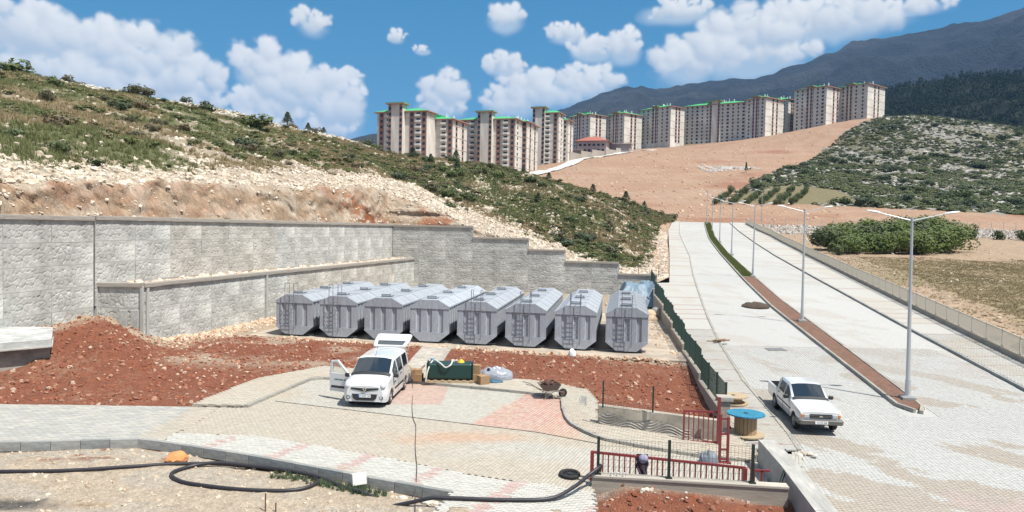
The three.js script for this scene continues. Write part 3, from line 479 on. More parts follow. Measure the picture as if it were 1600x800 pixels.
// ------------------------------------------------------------------ steel containers with hopper bottoms
const streak = (c, k, r = .5) => std(c.map(v => v * k), r, { metalness: .12, map: rep(gFine, .35, .05, true), roughnessMap: rep(gBlot, .2, .2) }), steel = streak([.43, .46, .505], 1), steelRoof = streak([.47, .49, .515], 1, .6), steelDark = std([.17, .18, .20], .5, { metalness: .2 });
function ribWall(len, y0, y1, x, side, period = .56) { // upright corrugation along -z
  const pts = []; let z = 0; pts.push([0, 0]); for (; z < len - period; z += period) pts.push([z + .26, 0], [z + .31, -.065], [z + .49, -.065], [z + .54, 0]); pts.push([len, 0]);
  const pos = [], uv = []; for (let i = 0; i < pts.length - 1; i++) { const [za, oa] = pts[i], [zb, ob] = pts[i + 1], A = [x + side * oa, y0, -za], B = [x + side * ob, y0, -zb], C = [x + side * ob, y1, -zb], D = [x + side * oa, y1, -za]; const q = side > 0 ? [A, B, C, A, C, D] : [B, A, D, B, D, C]; for (const v of q) { pos.push(...v); uv.push(v[2], v[1]); } }
  const g = new THREE.BufferGeometry(); g.setAttribute('position', new THREE.Float32BufferAttribute(pos, 3)); g.setAttribute('uv', new THREE.Float32BufferAttribute(uv, 2)); g.computeVertexNormals(); return g;
}
function plate(outline, z, th = .03) { const g = new THREE.ExtrudeGeometry(new THREE.Shape(outline.map(p => new THREE.Vector2(...p))), { depth: th, bevelEnabled: false }); g.translate(0, 0, z - th); return g; }
const CL = 12.6, CH = 1.25, contGeo = (() => {
  const g = {};
  g.side = [ribWall(CL, .62, 2.3, CH, 1), ribWall(CL, .62, 2.3, -CH, -1)];
  const quad = (a, b, c, d) => { const q = new THREE.BufferGeometry(); q.setAttribute('position', new THREE.Float32BufferAttribute([...a, ...b, ...c, ...a, ...c, ...d], 3)); q.setAttribute('uv', new THREE.Float32BufferAttribute([a[2], a[0], b[2], b[0], c[2], c[0], a[2], a[0], c[2], c[0], d[2], d[0]], 2)); q.computeVertexNormals(); return q; };
  g.hull = merge([quad([.6, .08, 0], [.6, .08, -CL], [CH, .62, -CL], [CH, .62, 0]), quad([-.6, .08, -CL], [-.6, .08, 0], [-CH, .62, 0], [-CH, .62, -CL]), quad([-.6, .08, 0], [-.6, .08, -CL], [.6, .08, -CL], [.6, .08, 0]), plate([[-.6, .08], [.6, .08], [CH, .62], [CH, 2.3], [-CH, 2.3], [-CH, .62]], -CL + .03)]);
  // front: three upright channels
  const xs = [-CH]; const prof = [[-CH, 0]]; for (const c of [-.72, 0, .72]) prof.push([c - .17, 0], [c - .09, -.09], [c + .09, -.09], [c + .17, 0]); prof.push([CH, 0]);
  const pos = []; for (let i = 0; i < prof.length - 1; i++) { const [xa, za] = prof[i], [xb, zb] = prof[i + 1]; for (const v of [[xa, .62, za], [xb, .62, zb], [xb, 2.16, zb], [xa, .62, za], [xb, 2.16, zb], [xa, 2.16, za]]) pos.push(...v); }
  for (const c of [-.72, 0, .72]) for (const v of [[c - .17, 2.16, 0], [c - .09, 2.16, -.09], [c + .09, 2.16, -.09], [c - .17, 2.16, 0], [c + .09, 2.16, -.09], [c + .17, 2.16, 0]]) pos.push(...v);
  const f = new THREE.BufferGeometry(); f.setAttribute('position', new THREE.Float32BufferAttribute(pos, 3)); f.computeVertexNormals(); f.setAttribute('uv', new THREE.Float32BufferAttribute(Array.from({ length: pos.length / 3 }, (_, i) => [pos[i * 3], pos[i * 3 + 1]]).flat(), 2)); g.face = f;
  g.hood = merge([plate([[-CH - .02, 2.14], [CH + .02, 2.14], [CH + .02, 2.3], [.56, 2.7], [-.56, 2.7], [-CH - .02, 2.3]], .035, .05)]);
  g.skirt = merge([plate([[-.6, .08], [.6, .08], [CH + .01, .6], [CH + .01, .66], [-CH - .01, .66], [-CH - .01, .6]], .03, .045)]);
  g.roof = merge([quad([CH + .03, 2.28, 0], [CH + .03, 2.28, -CL], [.56, 2.7, -CL], [.56, 2.7, 0]), quad([-CH - .03, 2.28, -CL], [-CH - .03, 2.28, 0], [-.56, 2.7, 0], [-.56, 2.7, -CL]), quad([.56, 2.7, 0], [.56, 2.7, -CL], [-.56, 2.7, -CL], [-.56, 2.7, 0]), plate([[-CH, 2.28], [CH, 2.28], [.56, 2.7], [-.56, 2.7]], -CL + .03)]);
  g.seam = merge([0, 1].flatMap(() => []).concat([.56, -.56].map(x => bx(.03, .02, CL, x, 2.705, -CL / 2)), [2.1, 4.2, 6.3, 8.4, 10.5].flatMap(z => [bx(1.12, .025, .05, 0, 2.71, -z), bar(new THREE.Vector3(.56, 2.71, -z), new THREE.Vector3(CH + .03, 2.29, -z), .05, .025), bar(new THREE.Vector3(-.56, 2.71, -z), new THREE.Vector3(-CH - .03, 2.29, -z), .05, .025)]), [1, -1].map(s => bx(.05, .09, CL, s * (CH + .02), 2.27, -CL / 2))));
  g.hatch = merge([bx(.62, .09, .62, 0, 2.745, 0), bx(.7, .025, .7, 0, 2.8, 0)]); g.handle = merge([bx(.62, .05, .05, 0, 2.86, .3), bx(.04, .08, .04, -.25, 2.83, .3), bx(.04, .08, .04, .25, 2.83, .3)]);
  g.skid = bx(.16, .1, CL - .6, 0, .04, -CL / 2); g.cross = bx(2.3, .1, .14, 0, .05, 0);
  g.lug = merge([bx(.06, .09, .1, 0, 2.42, 0)]); return g;
})();
function ladder(parent, x, top) { // stiles, rungs and grab rails
  const l = new THREE.Group(); l.name = 'ladder'; parent.add(l); const m = steelDark, z = .28;
  for (const s of [-1, 1]) { mesh('stile', [rod(new THREE.Vector3(x + s * .3, .3, z), new THREE.Vector3(x + s * .3, top, z), .022), rod(new THREE.Vector3(x + s * .3, 2.2, z), new THREE.Vector3(x + s * .3, 2.2, .0), .016), rod(new THREE.Vector3(x + s * .3, .6, z), new THREE.Vector3(x + s * .3, .6, .0), .016), rod(new THREE.Vector3(x + s * .3, top, z), new THREE.Vector3(x + s * .3, top - .05, -.35), .018), rod(new THREE.Vector3(x + s * .3, top - .05, -.35), new THREE.Vector3(x + s * .3, 2.7, -.35), .018)], m, l); }
  for (let y = .45; y < 2.75; y += .27) mesh('rung', rod(new THREE.Vector3(x - .3, y, z), new THREE.Vector3(x + .3, y, z), .015, 6), m, l);
}
const contLabels = ['grey steel container with ladder, leftmost in the row beside retaining wall', 'second grey steel container from left, with ladder on its front', 'third grey steel container from left, no ladder, just behind the van', 'fourth grey steel container from left, without a ladder', 'fifth grey steel container from left, first with ladder past the plain pair', 'sixth grey steel container from left, with ladder, behind the green tank', 'seventh grey steel container from left, second from right end', 'rightmost grey steel container with ladder beside the crumpled blue tarp'];
const CX = i => -14.13 + 3.009 * i, CD = i => 47.84 - .59 * i;
for (let i = 0; i < 8; i++) {
  const t = thing('steel_container', contLabels[i], 'container', CX(i), CD(i), .02, -.15, 'steel containers in a row on the slab');
  const k = [.97, 1.0, .94, 1.04, 1.0, .96, 1.03, .9][i], steel = streak([.43, .46, .505], k), steelRoof = streak([.42, .45, .485], k * [1, .97, 1.05, 1.08, 1, 1.06, 1, .88][i], .6);
  mesh('side_wall', contGeo.side[0], steel, t); mesh('side_wall', contGeo.side[1], steel, t); mesh('hull', contGeo.hull, steel, t); mesh('front_face', contGeo.face, steel, t); mesh('hood', contGeo.hood, steel, t); mesh('skirt', contGeo.skirt, steel, t);
  const r = mesh('roof', contGeo.roof, steelRoof, t); mesh('seam', contGeo.seam, steelRoof, r);
  for (const z of [1.0, 5.2, 9.6]) { const h = mesh('hatch', contGeo.hatch, steelRoof, t); h.position.set(-.05, 0, -z); mesh('handle', contGeo.handle, steelDark, h); }
  for (const x of [-.45, .45]) { const s = mesh('skid', contGeo.skid, steelDark, t); s.position.x = x; }
  for (const z of [.5, 4.4, 8.2, 12]) { const s = mesh('cross_beam', contGeo.cross, steelDark, t); s.position.z = -z; }
  for (const x of [-.95, .95]) { const s = mesh('lifting_lug', contGeo.lug, steelDark, t); s.position.set(x, 0, -.6); }
  if (i !== 2 && i !== 3) ladder(t, i < 2 ? -.22 : -.02, 3.45);
}
{ const m = mesh('pipe_stub', [rod(P(4.9, 44.9, .9), P(4.9, 44.9, 1.55), .04), rod(P(4.9, 44.9, 1.55), P(5.3, 44.9, 1.55), .04)], steelDark); tag(m, 'small bent steel pipe between the two rightmost containers', 'pipe'); m.position.y = -.88; }

// ------------------------------------------------------------------ street lamps
const galv = std([.50, .52, .53], .42, { metalness: .55 }), lampHead = std([.62, .64, .64], .4), galvDark = std([.3, .3, .3], .6);
const lampGeo = { pole: cyl(.105, .052, 8.5, 0, 0, 0, 14), sleeve: cyl(.13, .125, .9, 0, 0, 0, 14), plate: bx(.42, .04, .42, 0, .02, 0), head: (() => { const g = new THREE.SphereGeometry(1, 16, 10); g.scale(.38, .075, .14); const p = g.attributes.position; for (let i = 0; i < p.count; i++) if (p.getY(i) < 0) p.setY(i, p.getY(i) * .35); g.computeVertexNormals(); return g; })(), lens: (() => { const g = new THREE.CylinderGeometry(.1, .1, .015, 16); g.scale(2, 1, 1); return g; })(), foot: rbx(.62, .22, .62, .03, 0, .0, 0) };
const lampMat = { lens: std([.5, .5, .48], .2) };
const lampAt = [[18.75, 34.4], [22.28, 56.1], [28.8, 87.8], [35.9, 120.4], [41.2, 146.3], [47.3, 174.6], [51.6, 196]];
const lampText = ['tall double-arm street lamp nearest the camera, at the median tip', 'double-arm street lamp second nearest, on the red soil median', 'double-arm street lamp third nearest, where the median turns grassy', 'fourth double-arm street lamp along the grassy median', 'fifth double-arm street lamp up the grassy median', 'sixth double-arm street lamp, near the top of the road', 'most distant double-arm street lamp on the median'];
lampAt.forEach(([x, d], i) => {
  const t = thing('street_lamp', lampText[i], 'lamp', x, d, rd(d) + .16, -.17, 'street lamps on the median');
  mesh('footing', lampGeo.foot, greyKerb[1], t); const tilt = [-.012, -.008, .004, .002, -.004, 0, 0][i];
  const pole = mesh('pole', lampGeo.pole, galv, t); pole.rotation.z = -tilt; const sl = mesh('sleeve', lampGeo.sleeve, galv, t); mesh('base_plate', lampGeo.plate, galv, t).position.y = .1;
  for (const s of [-1, 1]) {
    const A = new THREE.Vector3(tilt * 8.4, 8.35, 0), B = new THREE.Vector3(tilt * 8.4 + s * 1.35, 8.68, 0), C = new THREE.Vector3(tilt * 8.4 + s * 1.68, 8.74, 0);
    mesh('arm', rod(A, B, .032, 8, .026), galv, t); const h = mesh('lamp_head', lampGeo.head, lampHead, t); h.position.copy(C); h.rotation.z = s * .17; const l = mesh('lens', lampGeo.lens, lampMat.lens, h); l.position.y = -.028;
  }
  mesh('bracket', cyl(.07, .07, .2, tilt * 8.4, 8.3, 0, 12), galv, t);
});
{ const t = thing('street_lamp', 'lone street lamp standing on the orange ground right of the road end', 'lamp', 69.5, 206, landY(69.5, 206), 0, 'street lamps on the median'); mesh('pole', lampGeo.pole, galv, t); for (const s of [-1, 1]) { mesh('arm', rod(new THREE.Vector3(0, 8.35, 0), new THREE.Vector3(s * 1.35, 8.68, 0), .032), galv, t); const h = mesh('lamp_head', lampGeo.head, lampHead, t); h.position.set(s * 1.68, 8.74, 0); } }

// ------------------------------------------------------------------ fences, gates and low walls
const green = std([.018, .05, .04], .5, { metalness: .2 }), blackGreen = std([.02, .03, .027], .5, { metalness: .2 }), redPaint = std([.20, .034, .036], .45), cream = concrete([.45, .40, .33], .3), creamRail = std([.50, .46, .38], .7);
function wirePanel(parent, a, b, h, mat, vs = .1, hs_ = .2, w = .007) {
  const v = b.clone().sub(a), n = Math.max(1, Math.round(Math.hypot(v.x, v.z) / vs)), up = new THREE.Vector3(0, h, 0), g = [];
  for (let i = 0; i <= n; i++) { const p = a.clone().addScaledVector(v, i / n); g.push(bar(p, p.clone().add(up), w)); }
  for (let y = 0; y <= h + .01; y += hs_) g.push(bar(a.clone().setY(a.y + y), b.clone().setY(b.y + y), w));
  return mesh('mesh_panel', g, mat, parent);
}
{ // stepped concrete wall and green fence along the footway
  const t = thing('boundary_wall', 'stepped concrete boundary wall carrying green fence beside the road pavement', 'wall');
  const fence = thing('green_fence', 'green wire mesh fence with posts along the road pavement', 'fence');
  const secs = [[30.2, 37.2], [37.2, 44.5], [44.5, 52], [52, 60], [60, 70.5], [70.5, 81.5]];
  for (const [d0, d1] of secs) {
    const top = rd((d0 + d1) / 2) + .34, a = P(xSL(d0) - .12, d0, 0), b = P(Math.min(xSL(d1), 15.6) - .12, d1, 0), len = a.distanceTo(b), g = bx(.32, top + 1.6, len); g.translate(0, (top - 1.6) / 2, 0);
    g.applyMatrix4(new THREE.Matrix4().lookAt(b, a, new THREE.Vector3(0, 1, 0))); g.translate((a.x + b.x) / 2, 0, (a.z + b.z) / 2); mesh('wall_section', g, cream, t);
    const n = Math.round(len / 2.1); let prev = null;
    for (let i = 0; i <= n; i++) { const p = a.clone().lerp(b, (i === 0 ? .02 : i === n ? .98 : i / n)); p.y = top; if (!(i === 0 && d0 > 31)) mesh('post', bar(p, p.clone().setY(top + 1.28), .075), green, fence); if (prev) wirePanel(fence, prev.clone().setY(top + .06), p.clone().setY(top + .06), 1.15, green, .09, .2, .011); prev = p; }
  }
}
{ const t = thing('gate_pillar', 'squat concrete gate pillar with cap at the end of green fence', 'pillar', 8.78, 29.8, -.75, -.1); mesh('shaft', rbx(.42, 1.22, .42, .02, 0, .61, 0), cream, t); mesh('cap', rbx(.62, .2, .56, .03, 0, 1.3, 0), concrete([.5, .46, .40]), t); }
{ // low wall with wavy render and open mesh posts (by the curved footpath)
  const a = [3.42, 27.85], b = [7.85, 26.95], t = thing('low_wall', 'low concrete wall with rough wavy render beside the red gate leaf', 'wall', a[0], a[1], 0, Math.atan2(b[1] - a[1], b[0] - a[0])), L = Math.hypot(b[0] - a[0], b[1] - a[1]);
  const sh = new THREE.Shape([[0, -.3], [L, -.75], [L, .34], [0, .62]].map(p => new THREE.Vector2(...p))), g = new THREE.ExtrudeGeometry(sh, { depth: .24, bevelEnabled: true, bevelSize: .012, bevelThickness: .012, bevelSegments: 1 }); g.translate(0, 0, -.26); mesh('wall_body', g, cream, t);
  const R = sheet(90, 22, (u, v) => { const x = u * (L - 1.15) + .05, top = lerp(.26, .02, u) + .1 * Math.sin(u * 12) * (.5 + fbm(u * 5, 1, 2, 3)), y = lerp(lerp(-.2, -.55, u), top, v); return [x, 0 - (.018 + .022 * Math.sin((y + .12 * Math.sin(x * 4.2)) * 62) * smooth(0, .1, v) * smooth(1, .92, v) + .01), y]; }); mesh('wavy_render', R, concrete([.50, .46, .40], .3), t);
  const f = thing('wire_fence', 'two dark posts with sagging wire mesh on the low rendered wall', 'fence'); const A = P(3.55, 27.68, .6), B = P(5.38, 27.3, .5); A.z += .05; mesh('post', bar(A, A.clone().setY(1.62), .055), blackGreen, f); mesh('post', bar(B, B.clone().setY(1.52), .055), blackGreen, f); wirePanel(f, A.clone().setY(.62), B.clone().setY(.52), .24, blackGreen, .1, .06, .005); mesh('foot', bx(.16, .05, .14, B.x, B.y, B.z), galvDark, f);
}
{ // front low wall, mesh fence and parked sliding gate
  const t = thing('low_wall', 'low concrete plinth wall under the black mesh fence in the foreground', 'wall'); const a = P(2.45, 21.15, .2), b = P(7.9, 20.55, .12); const v = b.clone().sub(a), g = bx(v.length(), 1.0, .3); g.rotateY(Math.atan2(-(b.z - a.z), b.x - a.x)); g.translate((a.x + b.x) / 2, -.33, (a.z + b.z) / 2); mesh('wall_body', g, cream, t); const c = bx(v.length() + .04, .06, .36); c.rotateZ(-.004); c.rotateY(Math.atan2(-(b.z - a.z), b.x - a.x)); c.translate((a.x + b.x) / 2, .185, (a.z + b.z) / 2); mesh('coping', c, concrete([.52, .48, .41], .4), t);
  const f = thing('wire_fence', 'black mesh fence on the foreground plinth wall, before red gate', 'fence'), ps = [P(2.62, 21.13, .2), P(4.63, 20.91, .2), P(6.95, 20.66, .2)];
  ps.forEach(p => { mesh('post', bar(p, p.clone().setY(1.32), .075), blackGreen, f); mesh('post_foot', bx(.18, .03, .16, p.x, .23, p.z), blackGreen, f); }); for (let i = 0; i < 2; i++) wirePanel(f, ps[i].clone().setY(.26), ps[i + 1].clone().setY(.26), 1.0, blackGreen, .1, .2, .0055);
  const gt = thing('sliding_gate', 'long dark red sliding gate parked behind the foreground mesh fence', 'gate'); const A = P(2.5, 21.62, .72), B = P(7.0, 21.5, .37), dn = y => new THREE.Vector3(0, y, 0);
  mesh('top_rail', bar(A, B, .07, .07), redPaint, gt); mesh('bottom_rail', bar(A.clone().sub(dn(.98)), B.clone().sub(dn(.9)), .07, .07), redPaint, gt); mesh('end_post', bar(A.clone().sub(dn(1.08)), A.clone().add(dn(.03)), .1), redPaint, gt); mesh('end_post', bar(B.clone().sub(dn(.95)), B, .13), redPaint, gt);
  for (let i = 1; i < 28; i++) { const p = A.clone().lerp(B, i / 28); mesh('bar', bar(p.clone().sub(dn(.96)), p, .036), redPaint, gt); }
  const st = thing('gate_stop', 'dark red gate stop post beside the thick corner wall', 'post', 7.22, 21.45, -.62); mesh('post', bx(.12, 1.0, .12, 0, .5, 0), redPaint, st); mesh('post', bx(.06, .95, .06, .26, .47, 0), redPaint, st); mesh('rail', bx(.5, .06, .06, .25, .93, 0), redPaint, st); mesh('rail', bx(.5, .06, .06, .25, .35, 0), redPaint, st);
  const gd = thing('gate_guide', 'narrow dark red ladder-like gate guide frame near the cable spool', 'gate frame', 7.18, 24.72, -.5); mesh('post', bx(.08, 1.66, .08, 0, .83, 0), redPaint, gd); mesh('post', bx(.08, 1.56, .08, .27, .78, 0), redPaint, gd); for (const y of [.12, .45, .98, 1.5]) mesh('rung', bx(.27, .06, .06, .135, y, 0), redPaint, gd); mesh('base', bx(.5, .03, .2, .13, .015, 0), redPaint, gd);
  const lf = thing('gate_leaf', 'small dark red barred gate leaf standing against the low wall', 'gate', 6.42, 26.72, -.47, -.04); mesh('stile', bx(.06, 1.2, .06, 0, .66, 0), redPaint, lf); mesh('stile', bx(.11, 1.72, .08, 1.24, .92, .06), redPaint, lf); mesh('rail', bx(1.24, .07, .05, .62, 1.22, 0), redPaint, lf); mesh('rail', bx(1.24, .07, .05, .62, .1, 0), redPaint, lf); for (let i = 1; i < 7; i++) mesh('bar', bx(.034, 1.1, .034, i * 1.24 / 7, .66, 0), redPaint, lf);
}
{ // thick corner wall at the bottom right
  const t = thing('corner_wall', 'thick pale concrete wall with shaded left face in right foreground', 'wall'); const line = [[8.78, 24.75], [8.55, 22], [8.1, 18.4], [7.0, 9]];
  for (let i = 0; i < 3; i++) { const a = P(line[i][0], line[i][1], 0), b = P(line[i + 1][0], line[i + 1][1], 0), g = bx(.56, 1.75, a.distanceTo(b) + .02); g.applyMatrix4(new THREE.Matrix4().lookAt(b, a, new THREE.Vector3(0, 1, 0))); g.translate((a.x + b.x) / 2, .3 - .875, (a.z + b.z) / 2); mesh('wall_section', g, concrete([.50, .49, .455], .3), t); }
  const pr = tag(mesh('prop_pole', rod(P(7.55, 20.9, -.85), P(8.22, 21.6, .28), .05), blackGreen), 'dark metal pole leaning against the thick corner wall', 'pole');
}
{ // railing along the far footway
  const w = thing('railing_wall', 'low concrete wall under the pale railing right of the road', 'wall'), f = thing('railing', 'long pale vertical-bar railing along the right side of road', 'fence');
  const pk = bx(.028, .98, .028, 0, .53, 0);
  for (let d = 16; d < 198;) {
    const step = 2.5, d1 = d + step, a = P(xRW(d), d, rd(d)), b = P(xRW(d1), d1, rd(d1)), len = a.distanceTo(b), M = new THREE.Matrix4().lookAt(b, a, new THREE.Vector3(0, 1, 0));
    const g = bx(.26, .85, len - .01); g.translate(0, .02, 0); g.applyMatrix4(M); g.translate((a.x + b.x) / 2, (a.y + b.y) / 2 + .02, (a.z + b.z) / 2); mesh('wall_section', g, cream, w);
    const up = y => new THREE.Vector3(0, y, 0); mesh('post', bar(a.clone().add(up(.4)), a.clone().add(up(1.58)), .1), creamRail, f);
    const gs = [bar(a.clone().add(up(1.5)), b.clone().add(up(1.5)), .05), bar(a.clone().add(up(.55)), b.clone().add(up(.55)), .05)]; const n = d < 110 ? 18 : 9; for (let i = 1; i < n; i++) { const p = a.clone().lerp(b, i / n); gs.push(bar(p.clone().add(up(.55)), p.clone().add(up(1.5)), d < 110 ? .032 : .06)); }
    mesh('bar_panel', gs, creamRail, f); d = d1;
  }
}
// ------------------------------------------------------------------ vehicles: lofted shells
const paint = new THREE.MeshPhysicalMaterial({ color: col(.60, .61, .615), roughness: .32, clearcoat: 1, clearcoatRoughness: .06 });
const glassDark = new THREE.MeshPhysicalMaterial({ color: col(.018, .026, .034), roughness: .06, clearcoat: 1, clearcoatRoughness: .02 });
const plastic = std([.022, .023, .025], .55), rubber = std([.018, .018, .018], .85), rimMat = std([.42, .43, .44], .35, { metalness: .7 }), chrome = std([.6, .6, .6], .15, { metalness: 1 }), lampGlass = new THREE.MeshPhysicalMaterial({ color: col(.42, .44, .46), roughness: .12, clearcoat: 1 }), amber = std([.55, .2, .03], .3), interior = std([.03, .03, .033], .9);
function stationAt(keys, s) { let i = 0; while (i < keys.length - 2 && keys[i + 1][0] < s) i++; const a = keys[i], b = keys[i + 1], f = clamp((s - a[0]) / (b[0] - a[0])); return a[1].map((p, k) => [lerp(p[0], b[1][k][0], f), lerp(p[1], b[1][k][1], f)]); }
// part(s, row, side) names what a patch of the skin belongs to (null: open)
function shell(keys, L, arches, cuts, part, step = .07) {
  const ss = new Set(cuts); for (let s = 0; s <= keys[keys.length - 1][0] + 1e-6; s += step) ss.add(+s.toFixed(3)); const S = [...ss].sort((a, b) => a - b).filter((v, i, A) => !i || v - A[i - 1] > .012 || cuts.includes(v)), bins = {};
  const ring = S.map(s => { const r = stationAt(keys, s); for (const [c, rad, cy] of arches) if (Math.abs(s - c) < rad) { const y = cy + Math.sqrt(rad * rad - (s - c) ** 2); for (let k = 0; k < 3; k++) r[k][0] = Math.max(r[k][0], y + k * .012); } return r; });
  for (let i = 0; i < S.length - 1; i++) for (let j = 0; j < ring[0].length - 1; j++) for (const side of [-1, 1]) {
    const sm = (S[i] + S[i + 1]) / 2, n = part(sm, j, side); if (!n) continue; const v = (a, k) => [side * ring[a][k][1], ring[a][k][0], L / 2 - S[a]];
    const A = v(i, j), B = v(i + 1, j), C = v(i + 1, j + 1), D = v(i, j + 1); const q = side > 0 ? [A, B, C, A, C, D] : [B, A, D, B, D, C]; (bins[n] ??= []).push(...q.flat());
  }
  const out = {}; for (const n in bins) { let g = new THREE.BufferGeometry(); g.setAttribute('position', new THREE.Float32BufferAttribute(bins[n], 3)); g = mergeVertices(g, 1e-4); g.computeVertexNormals(); g = toCreasedNormals(g, .55); out[n] = g; } return out;
}
function capGeo(ring, z) { const o = []; for (const [y, w] of ring) o.push([w, y]); for (const [y, w] of [...ring].reverse()) if (w > 0) o.push([-w, y]); const g = new THREE.ShapeGeometry(new THREE.Shape(o.map(p => new THREE.Vector2(...p)))); g.translate(0, 0, z); return g; }
const tyreGeo = (r, w) => { const p = [[r * .62, -w / 2], [r * .9, -w / 2], [r * .985, -w * .36], [r, -w * .2], [r, w * .2], [r * .985, w * .36], [r * .9, w / 2], [r * .62, w / 2]].map(v => new THREE.Vector2(...v)); const g = new THREE.LatheGeometry(p, 28); g.rotateZ(Math.PI / 2); return g; };
function wheel(parent, r, w, x, z) {
  const g = new THREE.Group(); g.name = 'wheel'; g.position.set(x, r, z); parent.add(g); mesh('tyre', tyreGeo(r, w), rubber, g);
  const sd = Math.sign(x), parts = [new THREE.CylinderGeometry(r * .63, r * .63, .03, 24).rotateZ(Math.PI / 2).translate(sd * w * .22, 0, 0)]; for (let k = 0; k < 5; k++) { const s = bx(.03, r * .55, r * .2, sd * w * .36, r * .32, 0); s.rotateX(k * Math.PI * 2 / 5); parts.push(s); } parts.push(new THREE.CylinderGeometry(r * .16, r * .16, .05, 14).rotateZ(Math.PI / 2).translate(sd * w * .38, 0, 0), new THREE.TorusGeometry(r * .6, .014, 6, 24).rotateY(Math.PI / 2).translate(sd * w * .42, 0, 0)); mesh('rim', parts, rimMat, g); return g;
}
function textPlate(text, w, h, bg, fg, o = {}) { const c = document.createElement('canvas'); c.width = 256; c.height = Math.round(256 * h / w); const k = c.getContext('2d'); k.fillStyle = bg; k.fillRect(0, 0, c.width, c.height); if (o.stripe) { k.fillStyle = o.stripe; k.fillRect(0, 0, c.width * .1, c.height); } k.fillStyle = fg; k.font = `bold ${Math.round(c.height * .78)}px sans-serif`; k.textAlign = 'center'; k.textBaseline = 'middle'; k.fillText(text, c.width * .54, c.height * .54, c.width * .84); const t = new THREE.CanvasTexture(c); t.colorSpace = THREE.SRGBColorSpace; return std([1, 1, 1], .5, { map: t }); }
function mirror(parent, x, y, z) { const s = Math.sign(x), m = mesh('mirror', [rbx(.2, .17, .12, .05, x + s * .12, y, z), bx(.1, .04, .05, x + s * .01, y - .05, z)], plastic, parent); return m; }

